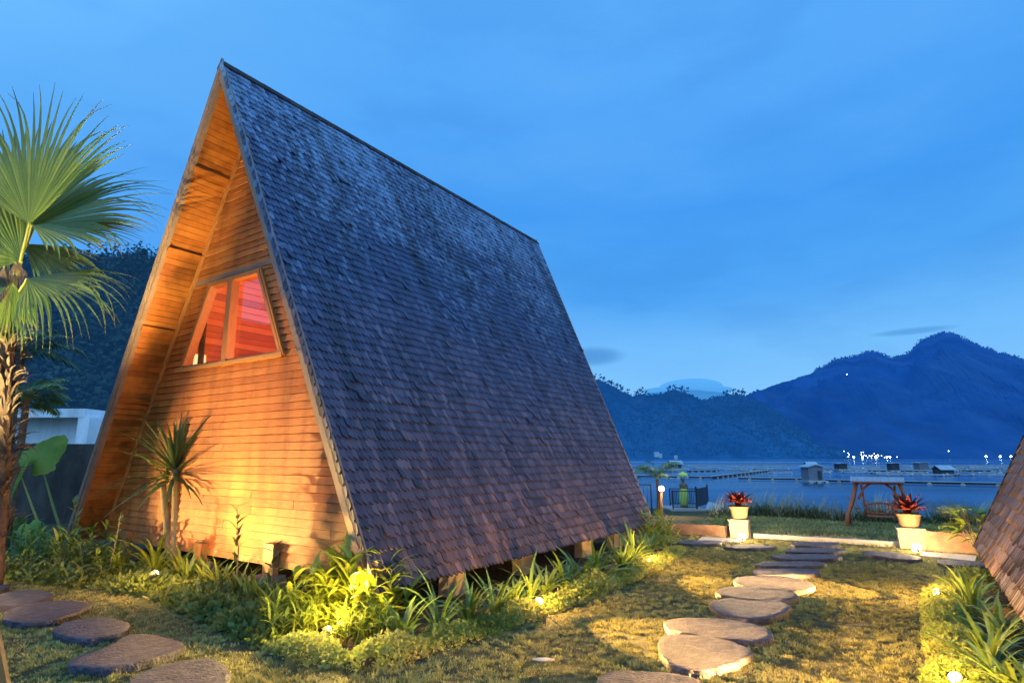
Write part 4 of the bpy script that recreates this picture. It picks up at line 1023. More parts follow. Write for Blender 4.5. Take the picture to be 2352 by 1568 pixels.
# ------------------------------------------------------------------ stepping stones
EDGE = []
def stone(px, label, z=.07, seed=0):
    P = [at(u,v,z) for u,v in px]
    for _ in range(2):              # round the corners (Chaikin)
        Q = []
        for i in range(len(P)):
            a, b_ = P[i], P[(i+1)%len(P)]; Q += [a.lerp(b_,.22), a.lerp(b_,.78)]
        P = Q
    c = sum(P, Vector())/len(P); n = len(P)
    P = [p + Vector((noise.noise(p*9+Vector((seed,0,0))),noise.noise(p*9+Vector((0,seed,5))),0))*.022 + Vector((noise.noise(p*31+Vector((seed,0,0))),noise.noise(p*31+Vector((0,seed,5))),0))*.012 for p in P]
    vs = []; fs = []
    rings = [(1.0,-.16),(1.015,-.03),(1.005,-.006),(.988,0.0)] + [(k,0) for k in (.85,.68,.5,.32,.15)]
    for k, dz in rings:
        for p in P:
            q = c.lerp(p, k); q.z = z + dz
            if dz == 0: q.z += .007*noise.noise(Vector((q.x*4,q.y*4,seed))) + .004*noise.noise(Vector((q.x*13,q.y*13,seed)))
            elif dz > -.1:
                q += Vector((noise.noise(Vector((q.x*14,q.y*14,seed+dz*60))),noise.noise(Vector((q.x*14,seed,q.y*14+dz*60))),0))*.014
            vs.append(q - Vector((c.x,c.y,0)))
    for r in range(len(rings)-1):
        for i in range(n): fs.append((r*n+i, r*n+(i+1)%n, (r+1)*n+(i+1)%n, (r+1)*n+i))
    fs.append(tuple((len(rings)-1)*n+i for i in range(n)))
    EDGE.extend([(p.x, p.y) for p in P])
    mb = MB(); mb.add(vs, fs, random.random()); o = mb.build('stepping_stone', M_slab, loc=(c.x,c.y,0))
    for i, pl in enumerate(o.data.polygons): pl.use_smooth = i >= 2*n
    # make sure the outline runs counter-clockwise
    import bmesh as _bm
    bm = _bm.new(); bm.from_mesh(o.data); _bm.ops.recalc_face_normals(bm, faces=bm.faces); bm.to_mesh(o.data); bm.free()
    return tag(o, label, 'stepping stone', 'stepping stones in the lawn')
def oval(u0, u1, v0, v1, seed):
    rs = random.Random(seed); P = []
    for i in range(11):
        t = -i*2*math.pi/11; k = rs.uniform(.86,1.08)
        cu, cv = math.cos(t), math.sin(t)
        P.append(((u0+u1)/2 + (u1-u0)/2*1.06*k*math.copysign(abs(cu)**.8,cu), (v0+v1)/2 + (v1-v0)/2*.82*k*math.copysign(abs(cv)**.8,cv)))
    return P
ST = [
 ([(1372,1568),(1375,1552),(1400,1538),(1450,1537),(1530,1542),(1590,1552),(1622,1568),(1640,1590),(1600,1620),(1450,1625),(1380,1600)], 'grey stepping stone cut by the bottom edge of the photo, nearest on the right path'),
 ([(1512,1462),(1540,1455),(1600,1457),(1680,1470),(1728,1490),(1727,1503),(1690,1522),(1640,1533),(1600,1540),(1545,1531),(1518,1505)], 'big rounded triangular stepping stone, second nearest on the right path'),
 ([(1523,1430),(1545,1419),(1620,1417),(1700,1424),(1755,1437),(1776,1452),(1775,1466),(1740,1473),(1690,1470),(1600,1456),(1540,1447)], 'wide stepping stone with a chipped left end, third nearest on the right path'),
 ([(1627,1388),(1640,1376),(1700,1370),(1760,1374),(1805,1383),(1818,1392),(1805,1405),(1760,1420),(1700,1421),(1650,1408)], 'oval stepping stone, fourth nearest on the right path, with dark edge'),
 ([(1640,1358),(1660,1347),(1710,1344),(1790,1350),(1833,1362),(1832,1372),(1790,1382),(1730,1378),(1665,1370)], 'fifth stepping stone from the bottom on the right path, bluish and thin'),
 ([(1683,1330),(1700,1322),(1770,1320),(1840,1328),(1870,1340),(1868,1350),(1820,1356),(1740,1350),(1690,1340)], 'sixth stepping stone from the bottom on the right path, warm lit front edge'),
 (oval(1720,1885,1302,1322,3), 'seventh stepping stone from the bottom on the right path, overlapped by the next ones behind'),
 (oval(1740,1900,1286,1301,4), 'eighth stepping stone from the bottom on the right path'),
 (oval(1773,1928,1270,1285,5), 'third farthest stepping stone on the right path, long and blue grey'),
 (oval(1803,1938,1256,1269,6), 'second farthest stepping stone on the right path'),
 (oval(1812,1932,1242,1254,7), 'farthest stepping stone on the right path, touching the kerb'),
 (oval(1556,1659,1238,1250,8), 'thin purple stepping stone near the far right corner of the house bed'),
 (oval(1667,1784,1249,1260,9), 'thin stepping stone in front of the left flower pot'),
 ([(1978,1266),(1990,1263),(2060,1268),(2110,1276),(2118,1282),(2100,1286),(2040,1280),(1985,1272)], 'long thin stepping stone in front of the right flower pot'),
 ([(2150,1286),(2180,1283),(2240,1287),(2300,1293),(2290,1302),(2200,1298),(2155,1293)], 'thin stepping stone beside the right bed, at the foot of the right low wall'),
 ([(-40,1352),(-10,1345),(18,1340),(22,1346),(-5,1358),(-35,1362)], 'stepping stone tip at the left edge of the photo, farthest on the left path'),
 ([(-30,1385),(0,1363),(40,1355),(80,1353),(125,1360),(122,1370),(60,1388),(0,1392)], 'stepping stone with a glossy left rim, second farthest on the left path'),
 ([(5,1413),(20,1398),(80,1382),(150,1376),(195,1380),(212,1390),(190,1400),(120,1425),(60,1430),(15,1425)], 'long oval stepping stone, middle of the five nearest on the left path'),
 ([(117,1448),(140,1430),(200,1417),(255,1418),(300,1430),(302,1438),(280,1452),(220,1465),(160,1465)], 'egg shaped brown stepping stone on the left path with pointed right end'),
 ([(150,1522),(178,1505),(260,1480),(272,1466),(300,1455),(360,1456),(415,1472),(427,1478),(420,1487),(340,1515),(250,1532),(190,1533)], 'long lobed stepping stone with golden flecks, second nearest on the left path'),
 ([(288,1568),(320,1545),(380,1522),(440,1512),(490,1510),(525,1530),(530,1560),(500,1600),(400,1630),(310,1620)], 'reddish stepping stone cut by the bottom edge, nearest on the left path'),
]
for i, (px, lab) in enumerate(ST): stone(px, lab, .08 if i < 6 else .075 if i < 15 else .085, i*3.1)
# small loose things on the lawn
o = slabstrip('thin pale wooden offcut lying on the left lawn near the bed', [(163,1340),(200,1331),(208,1334),(172,1343)], .02, M_trim, 'wood_offcut'); o['category'] = 'offcut'
mb = MB(); c = at(1248,1514,.012)
mb.ball((0,0,0), 1, 9, 5, (.12,.045,.018)); tag(mb.build('flat_pebble', M_kerb, loc=c), 'flat pale pebble lying alone in the lawn below the roof eave', 'stone')
# handrail post at the bottom left corner
a = dep(-22,1418,3.0); b_ = dep(14,1600,3.0); mb = MB(); mb.beam(a + (a-b_)*.0, b_ + (b_-a)*.6, .022, .05); tag(mb.build('wooden_post', M_trim), 'pale wooden rail end at the bottom left corner of the photo', 'post')

# ------------------------------------------------------------------ bed soil
def hxy(x, y): p = H(x, y); return p.x, p.y
def bed(poly, nm, hgt=.035):
    P = [H(x,y,0) for x,y in poly]; n = len(P); c = sum(P, Vector())/n; vs = []; fs = []
    D = []
    for i in range(n):
        a, b_ = P[i], P[(i+1)%n]; k = max(1,int((b_-a).length/.15))
        for j in range(k): D.append(a.lerp(b_, j/k))
    n = len(D); rings = [1.0,.985,.95,.88,.75,.55,.3]
    for r in rings:
        for p in D:
            q = c.lerp(p, r) + Vector((noise.noise(p*4),noise.noise(p*4+Vector((7,0,0))),0))*.06*r
            q.z = (-.03 if r == 1 else hgt) + .02*noise.noise(q*7)*(r<1); vs.append(q)
    for k in range(len(rings)-1):
        for i in range(n): fs.append((k*n+i,k*n+(i+1)%n,(k+1)*n+(i+1)%n,(k+1)*n+i))
    fs.append(tuple((len(rings)-1)*n+i for i in range(n)))
    mb = MB(); mb.add(vs, fs, .5); tag(mb.build(nm, M_soil, smooth=True), kind='structure')
bed([(5.28,-1.15),(5.62,.2),(5.72,2),(5.78,5.3),(5.5,8.3),(4.0,8.5),(2.6,7.5),(2.2,1.2),(2.8,-.9),(4,-1.05)], 'flower_bed_soil')
bed([(3.2,-.98),(.3,-.66),(-1.6,-1.1),(-3.2,-1.6),(-6.8,-2.2),(-7.5,2.2),(-4.6,2.8),(2.0,1.4),(3.0,.4)], 'flower_bed_soil')
HL2 = Hloc(H2)
def H2p(x, y): p = H2 + DX*x + D1*y; return p
q = Hloc(at(2130,1480)); 
bx0 = Hloc(at(2122,1420)).x
bed([(bx0-.05,-6),(bx0-.05,-1.5),(bx0,0),(bx0+.05,3.0),(bx0+.15,4.6),(bx0+.5,6.0),(bx0+1.3,7.0),(bx0+3.2,7.2),(bx0+3.2,-6)], 'flower_bed_soil')

# ------------------------------------------------------------------ hedges and ground cover (uncountable)
LAMP_SPOTS = [at(1238,1384,.12), at(1489,1291,.12), at(2150,1362,.12), at(2194,1562,.12)]
def cover(name, label, line, wid, hgt, n, m, leaf, inset=0, jag=.3, up=.4):
    L_ = [H(x,y) for x,y in line]; mb = MB(); seg = [(L_[i],L_[i+1],(L_[i+1]-L_[i]).length) for i in range(len(L_)-1)]; T = sum(s[2] for s in seg)
    for _ in range(n):
        t = random.random()*T
        for a, b_, l in seg:
            if t <= l: break
            t -= l
        d = (b_-a)/l; p = a + d*t; nn = Vector((-d.y,d.x,0))
        env = .62+.55*noise.noise(Vector((p.x*1.9,p.y*1.9,.5)))+.35*noise.noise(Vector((p.x*6,p.y*6,2.5)))
        th = random.uniform(0,math.pi); rr = random.random()**.35
        p2 = p + nn*(math.cos(th)*rr*wid*.5*(.8+.4*env)) ; z = math.sin(th)*rr*hgt*max(.25,env)
        if any((p2.x-q.x)**2+(p2.y-q.y)**2 < .014 for q in LAMP_SPOTS): continue
        c = Vector((p2.x,p2.y,z+.01)); s = leaf*random.uniform(.5,1.4)
        dr = Vector((random.gauss(0,1),random.gauss(0,1),random.gauss(up,.7))).normalized()
        w = dr.cross(Vector((random.gauss(0,1),random.gauss(0,1),random.gauss(0,1)))).normalized()*s*.26
        rv = .5+.6*noise.noise(Vector((p.x*1.4,p.y*1.4,8)))+random.uniform(-.15,.15) + (.25 if z < hgt*.2 else 0)
        mb.add([c, c+dr*s*.5+w, c+dr*s, c+dr*s*.5-w], [(0,1,2,3)], max(0,min(1,rv)))
    return tag(mb.build(name, m), label, 'hedge', kind='stuff')
HR = [(3.95,-.98),(4.9,-1.02),(5.28,-.85),(5.45,0),(5.6,1.0),(5.68,2.2),(5.74,3.8),(5.72,5.4),(5.6,6.8),(5.4,8.1)]
cover('border_hedge', 'low ferny clipped border along the right bed of the house', HR, .42, .27, 30000, M_hedge, .042)
HF = [(3.95,-.92),(3.0,-.78),(2.0,-.62),(1.0,-.52),(.3,-.5),(-.6,-.62),(-1.5,-.9),(-2.9,-1.2),(-4.5,-1.5),(-6.5,-1.9)]
cover('ground_cover', 'dark grassy ground cover edging the front bed', HF, .5, .19, 17000, M_under, .10, up=.9)
cover('ground_cover', 'dark leafy underplanting below the gable wall', [(3.6,-.3),(2.2,.0),(.6,.1),(-1,.0),(-3,-.5),(-6,-1.0)], .9, .15, 10000, M_under, .12, up=.9)
P7 = Hloc(LAMP_SPOTS[2]); print('P7', P7, bx0)
HB = [(bx0+.1,-4.5),(bx0+.12,-1.5),(bx0+.2,.2),(bx0+.24,2.0),(P7.x+.06,P7.y-.5),(P7.x+.08,P7.y+.3),(P7.x+.25,P7.y+1.3),(P7.x+.7,P7.y+2.2)]
cover('border_hedge', 'low ferny clipped border along the bed of the neighbouring house', HB, .50, .25, 34000, M_hedge, .042)

# ------------------------------------------------------------------ strap-leaf plants
def clump(n, L0, w, up0, up1, dr, m, name, label, cat, loc, rz=0, group=None, seg=6, stemmed=0, spread=.05, fold=.25):
    t = thing(name, label, cat, loc, rz, group); mb = MB()
    for i in range(n):
        az = i*2.4 + random.uniform(-.5,.5); k = i/max(1,n-1)
        L_ = L0*random.uniform(.65,1.15); r = spread*random.random()
        b = Vector((r*math.cos(az), r*math.sin(az), -.02 + (stemmed*random.random() if stemmed else 0)))
        blade(mb, b, az, L_, w*random.uniform(.7,1.15), R(random.uniform(up0,up1)), R(dr*random.uniform(.6,1.3)), seg, fold, twist=random.uniform(-.5,.5))
    mb.build('leaves', m, t)
    if stemmed:
        s = MB()
        for i in range(5): s.tube([(random.uniform(-.04,.04),random.uniform(-.04,.04),-.03),(random.uniform(-.06,.06),random.uniform(-.06,.06),stemmed)], [.012,.008], 5)
        s.build('stems', m, t)
    return t
G1 = 'strap-leaf lilies in the right bed of the house'
ordw = ['first','second','third','fourth','fifth','sixth','seventh','eighth','ninth','tenth','eleventh','twelfth','thirteenth','fourteenth','fifteenth','sixteenth','seventeenth','eighteenth','nineteenth','twentieth','twenty-first','twenty-second']
protos = []
spots = [(-.15,5.05),(.35,5.15),(.85,5.2),(1.25,5.3),(1.7,5.25),(2.1,5.35),(2.6,5.3),(3.0,5.35),(3.5,5.3),(3.95,5.35),(4.5,5.3),(5.0,5.4),(5.5,5.3),(6.0,5.25),(6.6,5.15),(7.2,5.05)]
for i, (yy, xx) in enumerate(spots):
    lab = f'strap-leaf lily, {ordw[i]} from the glowing corner clump along the right bed of the house'
    if i < 4: protos.append(clump([24,20,26,20][i], [.68,.76,.66,.72][i], .058, 35, 86, [85,72,95,60][i], M_lily, 'strap_lily', lab, 'plant', H(xx,yy,.03), random.random()*6, G1))
    else: dup(protos[i%4], H(xx+random.uniform(-.08,.08),yy,.03), random.random()*6.28, random.uniform(.8,1.12), lab, G1)
G2 = 'strap-leaf lilies in the bed of the neighbouring house'
pr2 = []
j = 0
for yy in (-3.6,-2.9,-2.2,-1.5,-.9,-.35,.15,.6,1.05,1.5,1.95,2.4,2.9,3.5,4.1,4.8,5.5):
    xx = bx0 + .62 + .13*math.sin(yy*2.1)
    lab = f'strap-leaf lily, {ordw[16-j]} from the far end of the bed beside the brown shingled house'
    if j < 4: pr2.append(clump([22,20,24,19][j], [.60,.66,.56,.63][j], .06, 25, 84, [95,80,110,75][j], M_lily, 'strap_lily', lab, 'plant', H(xx,yy,.03), random.random()*6, G2))
    else: dup(pr2[j%4], H(xx,yy,.03), random.random()*6.28, random.uniform(.85,1.1), lab, G2)
    j += 1
# lit corner lilies
def lanc(label, n, L0, w, loc, stem, m=M_lime, group='bright lime plants at the house corner', nst=7, rad=.22, name='corner_lily'):
    t = thing(name, label, 'plant', loc, 0, group); lv = MB(); s = MB()
    for k in range(nst):
        az = k*2.4; r = rad*math.sqrt(random.random()); b = Vector((r*math.cos(az), r*math.sin(az), -.03)); hgt = stem*random.uniform(.6,1.1)
        tp = b + Vector((random.uniform(-.12,.12),random.uniform(-.12,.12),hgt)); s.tube([b, b.lerp(tp,.5)+Vector((.01,0,0)), tp], [.012,.010,.006], 5)
        for q in range(n):
            t_ = .35+.65*q/max(1,n-1); c = b.lerp(tp,t_); blade(lv, c, az+q*2.5+random.uniform(-.4,.4), L0*random.uniform(.6,1.1), w*random.uniform(.7,1.1), R(random.uniform(15,70)*(.6+.4*t_)), R(random.uniform(40,95)), 6, .2)
    lv.build('leaves', m, t); s.build('stems', m, t); return t
cc = at(760,1462,0)
lanc('tallest glowing lime-leaved clump at the front right house corner, hiding a lamp', 10, .54, .095, Vector((cc.x+.12,cc.y+.45,.02)), .80, nst=16, rad=.36)
lanc('glowing lime clump just left of the tallest one, in front of the gable corner', 9, .42, .075, Vector((cc.x-.28,cc.y+.38,.02)), .62, nst=13, rad=.28)
lanc('lower lime clump at the lamp, right of the tallest corner clump', 8, .38, .07, Vector((cc.x+.42,cc.y+.15,.02)), .48, nst=11, rad=.24)
lanc('narrow-leaved yellow green clump in front of the glowing corner clumps', 10, .28, .03, Vector((cc.x-.14,cc.y+.02,.02)), .42, nst=17, rad=.3)
lanc('narrow-leaved clump at the left foot of the glowing corner clumps', 10, .28, .03, Vector((cc.x-.5,cc.y+.05,.02)), .42, nst=16, rad=.3)
lanc('narrow-leaved yellow green clump to the right of the corner lamp, at the hedge', 10, .27, .03, at(818,1474,.02), .36, nst=15, rad=.24)
lanc('lime leaved clump at the back of the glowing corner group, under the eave end', 9, .44, .08, Vector((cc.x+.45,cc.y+.62,.02)), .6, nst=11, rad=.26)
# dark broad-leaf sprig at the right end of the gable wall
def sprig(label, loc, hgt, n, L0, w, m, lean=(0,0), name='leafy_sprig', group=None):
    t = thing(name, label, 'plant', loc, 0, group); s = MB(); lv = MB(); tp = Vector((lean[0],lean[1],hgt))
    s.tube([(0,0,-.03), tp*.5+Vector((.02,0,0)), tp], [.014,.011,.005], 6)
    for i in range(n):
        k = .3+.7*i/max(1,n-1); blade(lv, tp*k, i*2.3+random.uniform(-.3,.3), L0*random.uniform(.7,1.1), w, R(random.uniform(25,65)), R(random.uniform(20,60)), 5, .15, .6)
    lv.build('leaves', m, t); s.build('stem', M_dractr, t); return t
p = at(760,1330,0); sprig('tall thin dark-leaved sprig against the right end of the gable wall', H(Hloc(p).x-.1, .05, .02), 1.25, 12, .24, .06, M_drac, (-.1,0))
sprig('young red-tipped plant beside the wooden post stub under the gable', H(Hy(618,1380,0).x,-.02,.02), .75, 9, .26, .06, M_drac, (.04,0))
# row of small strap plants in front of the gable wall
G3 = 'small strap plants in front of the gable wall'
pr3 = []
for i, (u, v) in enumerate(((470,1345),(505,1355),(545,1368),(580,1385),(612,1400),(645,1425),(675,1450),(430,1335))):
    lab = f'small strap-leaf plant, {ordw[[1,2,3,4,5,6,7,0][i]]} to the right of the dracaena along the gable wall'
    if i < 3: pr3.append(clump(16, .56, .06, 50, 88, 55, M_lily, 'strap_plant', lab, 'plant', at(u,v,.02), random.random()*6, G3))
    else: dup(pr3[i%3], at(u,v,.02), random.random()*6.28, random.uniform(.85,1.15), lab, G3)
clump(24, .95, .07, 40, 88, 85, M_lime, 'arching_lily', 'arching yellow green strap-leaf plant right behind the bright lamp by the dracaena', 'plant', H(*[Hloc(at(335,1325))[k] for k in (0,1)], .02) + D1*.12, .3)
clump(18, .7, .06, 45, 85, 75, M_lime, 'arching_lily', 'second arching plant between the lamp and the dracaena trunk', 'plant', at(385,1330,.02) + D1*.2, 1.3)
# yellow shrub and tall leaves at the far end of the bed
lanc('yellow green leafy shrub at the far end of the right bed, by the low wall', 7, .34, .055, H(5.05,7.9,.02), .55, nst=10, rad=.35, name='yellow_shrub', group=None)
lanc('tall yellow leafy shrub under the far roof corner', 8, .36, .06, H(4.75,8.5,.02), .75, nst=10, rad=.3, name='yellow_shrub', group=None)
# bed at the left
G4 = 'leafy plants in the left bed'
LB = [((10,1265),.9,'lime leafy plant at the left edge of the photo, in front of the dark wall',M_lime),((60,1290),.75,'bushy dark green plant right of the lime one at the left edge',M_lily),((105,1300),.8,'yellow green leafy plant under the big taro leaves',M_lime),((150,1312),.75,'dark leafy plant below the lower left corner of the roof',M_under),((190,1305),.85,'yellow leafed plant touching the lower left roof corner',M_lily),((228,1318),.7,'dim leafy plant left of the first wooden stub',M_under),((262,1322),.55,'small pale green upright plant before the first wooden stub',M_lime),((30,1325),.45,'low dark plant in the left bed nearest the lawn',M_under),((120,1335),.4,'low dark grassy plant in the middle of the left bed edge',M_under),((205,1342),.4,'low dark plant at the right of the left bed edge',M_under)]
for (u, v), sc, lab, m in LB: lanc(lab, 8, .36*sc+.06, .055, at(u,v,.02), .80*sc, m, G4, nst=12, rad=.34, name='leafy_plant')
sprig('tall thin leafy twig in front of the lower left corner of the roof', at(215,1330,.02)+D1*.2, 1.05, 12, .2, .06, M_lily, (.1,.0))
sprig('arching leafy twig bending from the taro towards the roof corner', at(178,1300,.02)+D1*.1, 1.15, 10, .22, .08, M_lily, (-.35,.0))
# rhapis-like palm by the second house
rp_ = thing('lady_palm', 'bright yellow green fan-leaved small palm behind the roof corner at right', 'palm', at(2262,1290,.0)+D1*1.0)
mb = MB(); s = MB()
for i in range(20):
    az = i*2.4; tp = Vector((.30*math.cos(az),.22*math.sin(az),random.uniform(.35,.95))); s.tube([(0,0,-.05),tp*.6,tp],[.014,.012,.008],5)
    for k in range(7): blade(mb, tp, az+(k-3)*.34, random.uniform(.38,.55), .07, R(random.uniform(-5,35)), R(45), 5, .2)
mb.build('leaves', M_lime, rp_); s.build('stems', M_dractr, rp_)
for (u, v, lab) in ((1642,1218,'small pale-leaved shrub peeping over the left low wall'),(2165,1243,'row of small pale-leaved shrubs behind the right low wall, nearest the pot'),(2205,1245,'pale-leaved shrub behind the right low wall, next to the lady palm')):
    p = at(u, v-2, .02)+D1*.5; lanc(lab, 6, .16, .06, p, .42, M_lime, None, nst=9, rad=.28, name='small_shrub')

# ------------------------------------------------------------------ tall grass along the shore
G5 = 'tall grass clumps along the lake shore'
random.seed(5)
prg = []
RG = [(1740,1182),(1772,1184),(1812,1186),(1856,1188),(1884,1190),(1925,1193),(1992,1196),(2030,1198),(2070,1198),(2160,1200),(2196,1203),(2230,1204),(2265,1204),(2310,1207),(1660,1186),(1705,1184)]
RL = ['tall grass clump straight right of the left bromeliad','second tall grass clump right of the left bromeliad','low grass clump midway between the left pot and the swing','grass clump left of the swing, a gap away','grass clump just left of the swing post','grass clump behind the left swing post','grass clump behind the swing seat, left half','grass clump behind the swing seat, right half','grass clump behind the right swing post','grass clump right of the right bromeliad','second grass clump right of the right bromeliad','feathery grass clump third right of the right bromeliad','grass clump fourth right of the right bromeliad, near the roof edge','grass clump behind the roof edge at right','grass clump between platform and left pot','grass clump just left behind the left bromeliad']
for i, ((u, v), lab) in enumerate(zip(RG, RL)):
    p = at(u, v, -.5)
    if i < 3:
        t = thing('tall_grass', lab, 'grass clump', p, 0, G5); mb = MB()
        for k in range(320):
            r = .62*math.sqrt(random.random()); az = random.uniform(0,6.28)
            blade(mb, (r*math.cos(az)*1.25, r*math.sin(az)*.7,-.25), random.uniform(0,6.28), random.uniform(.6,1.25)*(1.15-.6*r), .05, R(random.uniform(38,86)), R(random.uniform(50,135)), 5, .1)
        mb.build('leaves', M_reed, t); mb = MB()
        for k in range(26):
            r = .55*math.sqrt(random.random()); az = random.uniform(0,6.28)
            blade(mb, (r*math.cos(az), r*math.sin(az)*.7,.0), random.uniform(-.6,.6), random.uniform(1.0,1.5), .05, R(random.uniform(62,86)), R(random.uniform(20,70)), 6, .1, .5, rnd=1.0)
        mb.build('flower_plumes', M_reed, t); prg.append(t)
    else: dup(prg[i%3], p, random.choice((0,3.14))+random.uniform(-.3,.3), random.uniform(.75,1.05), lab, G5)

# ------------------------------------------------------------------ taro
def taro(label, hub, base, L_, Wd, nrm, tipdir):
    t = thing('taro_plant', label, 'plant', base, 0); mb = MB(); hub = Vector(hub)-Vector(base)
    u = Vector(tipdir).normalized(); nrm = Vector(nrm).normalized(); w = nrm.cross(u).normalized(); u = w.cross(nrm)
    n = 40; vs = [hub]; out = []
    for i in range(n):
        a = 2*math.pi*i/n
        c_ = math.cos(a); r = (.52+.48*max(0,c_))*(1 if c_ > -.2 else .98+.25*(-c_-.2)) * (1-.62*math.exp(-((a-math.pi)/.22)**2))
        wig = 1+.03*math.sin(a*14)
        out.append((math.cos(a)*r*L_*wig, math.sin(a)*(.58+.12*(c_<0))*Wd*wig, a))
    rings = (.35,.7,1.0)
    for k in rings:
        for x, y, a in out: vs.append(hub + u*x*k + w*y*k + nrm*(-.10*k*k*L_ - .012*math.cos(a*9)*k*L_*.6))
    fs = [(0,1+i,1+(i+1)%n) for i in range(n)]
    for q in range(2):
        for i in range(n): fs.append((1+q*n+i,1+(q+1)*n+i,1+(q+1)*n+(i+1)%n,1+q*n+(i+1)%n))
    mb.add(vs, fs, .4); mb.build('leaf', M_taro, t, True)
    s = MB(); s.tube([(0,0,-.05), hub*.5+Vector((-.04,0,.02)), hub], [.035,.025,.012], 8); s.build('stalk', M_petiole, t); return t
tb = at(52,1300,0) + Vector((0,1.2,0))
h1 = dep(90,1050,tb.y); taro('large round taro leaf with a yellowed edge in front of the dark wall', h1, tb, .62, .62, (.15,-.85,.35), (.45,0,.8))
h2 = dep(45,1085,tb.y-.3); taro('tall narrow taro leaf standing upright at the left of the round one', h2, tb+Vector((-.1,-.3,0)), .62, .36, (-.75,-.6,.25), (.05,.25,-1))
h3 = dep(66,1210,tb.y-.5); taro('small low taro leaf beneath the two big ones', h3, tb+Vector((.05,-.5,0)), .30, .30, (.1,-.7,.5), (.3,0,-.7))

# ------------------------------------------------------------------ dracaena
db = at(404,1308,0); 
dr = thing('dracaena_tree', 'spiky dracaena with two ringed trunks in front of the lit gable wall', 'tree', db)
top1 = dep(402,1075,db.y)-db; top2 = dep(376,1110,db.y+.15)-db
mb = MB(); pts = [Vector((0,0,-.05)), Vector((.0,0,top1.z*.4)), top1*.75+Vector((.0,0,top1.z*.03)), top1]; pts = [Vector((top1.x*(i/16)**1.2, 0, -.05+(top1.z+.05)*i/16)) for i in range(17)]
mb.tube(pts, [.085-.025*i/16+.004*(i%2) for i in range(17)], 12); mb.build('trunk', M_dractr, dr, True)
mb = MB(); pts = [Vector((-.13+(top2.x+.13)*(i/14), .12, -.05+(top2.z+.05)*i/14)) for i in range(15)]; mb.tube(pts, [.075-.022*i/14 for i in range(15)], 12); mb.build('trunk', M_dractr, dr, True)
mb = MB()
for i in range(84):
    k = i/84; az = i*2.399; b = top1 + Vector((0,0,-.22+.36*k))
    blade(mb, b+Vector((math.cos(az),math.sin(az),0))*.05, az, random.uniform(1.0,1.4)*(1 if k<.75 else .78), .07, R(-22+112*k**1.25+random.uniform(-12,12)), R(28*(1.2-k)+random.uniform(0,14)), 7, .35, .7, tipdrop=0.0 if random.random()<.6 else .35)
mb.build('leaves', M_drac, dr)
mb = MB()
for i in range(20):
    k = i/20; az = i*2.399; b = top2 + Vector((0,.12,-.12+.25*k))
    blade(mb, b, az, random.uniform(.6,.95), .055, R(-5+85*k+random.uniform(-10,10)), R(35*(1.2-k)), 6, .35, .7)
mb.build('leaves', M_lime, dr)

# ------------------------------------------------------------------ fan palm at the left edge
random.seed(33)
PD = 9.6
pt = thing('fan_palm', 'tall fan palm with shaggy trunk and big spread fronds at the left edge', 'palm', dep(-16,1335,PD)*1.0)
pb = pt.location.copy(); pb.z = 0; pt.location = pb
crown = dep(12,735,PD) - pb
tp = [Vector((crown.x*(i/12)**1.3, 0, -.1+(crown.z+.1)*i/12)) for i in range(13)]
mb = MB(); mb.tube(tp, [.135-.02*i/12 for i in range(13)], 12, jit=.12); mb.build('trunk', M_trunk, pt, True)
mb = MB()
for i in range(230):
    k = random.random()**.8; c = Vector((crown.x*k**1.3, 0, crown.z*(.18+.84*k))); az = random.uniform(0,6.28)
    blade(mb, c+Vector((math.cos(az),math.sin(az),0))*.10, az, random.uniform(.2,.42), random.uniform(.03,.09), R(random.uniform(35,88)), R(random.uniform(30,190)), 6, .3, .35, twist=random.uniform(-1.5,1.5))
mb.build('leaf_bases', M_fibre, pt)
def fan(hub_uv, tip_uv, d_hub, d_tip, nrm, spread, nseg, fuse, droop, label=None, m=M_fan, tilt=0, curl=.0):
    hub = dep(*hub_uv, d_hub) - pb; tip = dep(*tip_uv, d_tip) - pb
    ax = (tip-hub); RR = ax.length; ax.normalize(); nr = Vector(nrm); nr = (nr - ax*nr.dot(ax)).normalized(); side = nr.cross(ax)
    fo = bpy.data.objects.new('frond', None)
    mb = MB(); dth = R(spread)/nseg
    for i in range(nseg):
        th = -R(spread)/2 + dth*(i+.5); d = ax*math.cos(th)+side*math.sin(th); wd = nr.cross(d)
        Ls = RR*(1-.28*(abs(th)/(R(spread)/2))**2)*random.uniform(.93,1.05); fz = fuse*RR*random.uniform(.94,1.06)
        n = 9; vs = []; dd = d.copy(); p = hub.copy(); dro = droop*random.uniform(.5,1.5); sag = random.random() < .25
        for k in range(n+1):
            r = Ls*k/n; half = min(r, fz)*math.tan(dth/2)
            if r > fz: half *= max(.04, 1-(r-fz)/(Ls-fz))**.8
            half = max(half,.003); pleat = .55*half
            vs += [p - wd*half, p + nr*pleat, p + wd*half]
            if k < n:
                dd = (dd + nr*curl*.04)
                if r > fz*.9: dd = (dd + Vector((0,0,-1))*dro*(.20 if not sag else .42)*(r/Ls)).normalized()
                else: dd = (dd + Vector((0,0,-1))*droop*.02).normalized()
                p = p + dd*(Ls/n)
        fs = []
        for k in range(n):
            q = k*3; fs += [(q,q+1,q+4,q+3),(q+1,q+2,q+5,q+4)]
        base_r = max(0,min(.62,.36+.12*math.sin(i*1.7)+random.uniform(-.2,.2)))
        mb.add(vs, fs, base_r)
        if random.random() < .55:                       # browned tip
            for q in range(1, 4 if random.random() < .5 else 7): mb.r[-q] = 1.0
    o = mb.build('frond', m, pt)
    mb = MB(); c0 = crown + Vector((random.uniform(-.05,.05),random.uniform(-.05,.05),random.uniform(-.15,.1)))
    md = c0.lerp(hub,.55)+Vector((0,0,.06)); mb.tube([c0, md, hub, hub+ax*.06], [.026,.02,.016,.008], 6); mb.build('petiole', M_petiole, o)
    return o
bpy.data.objects
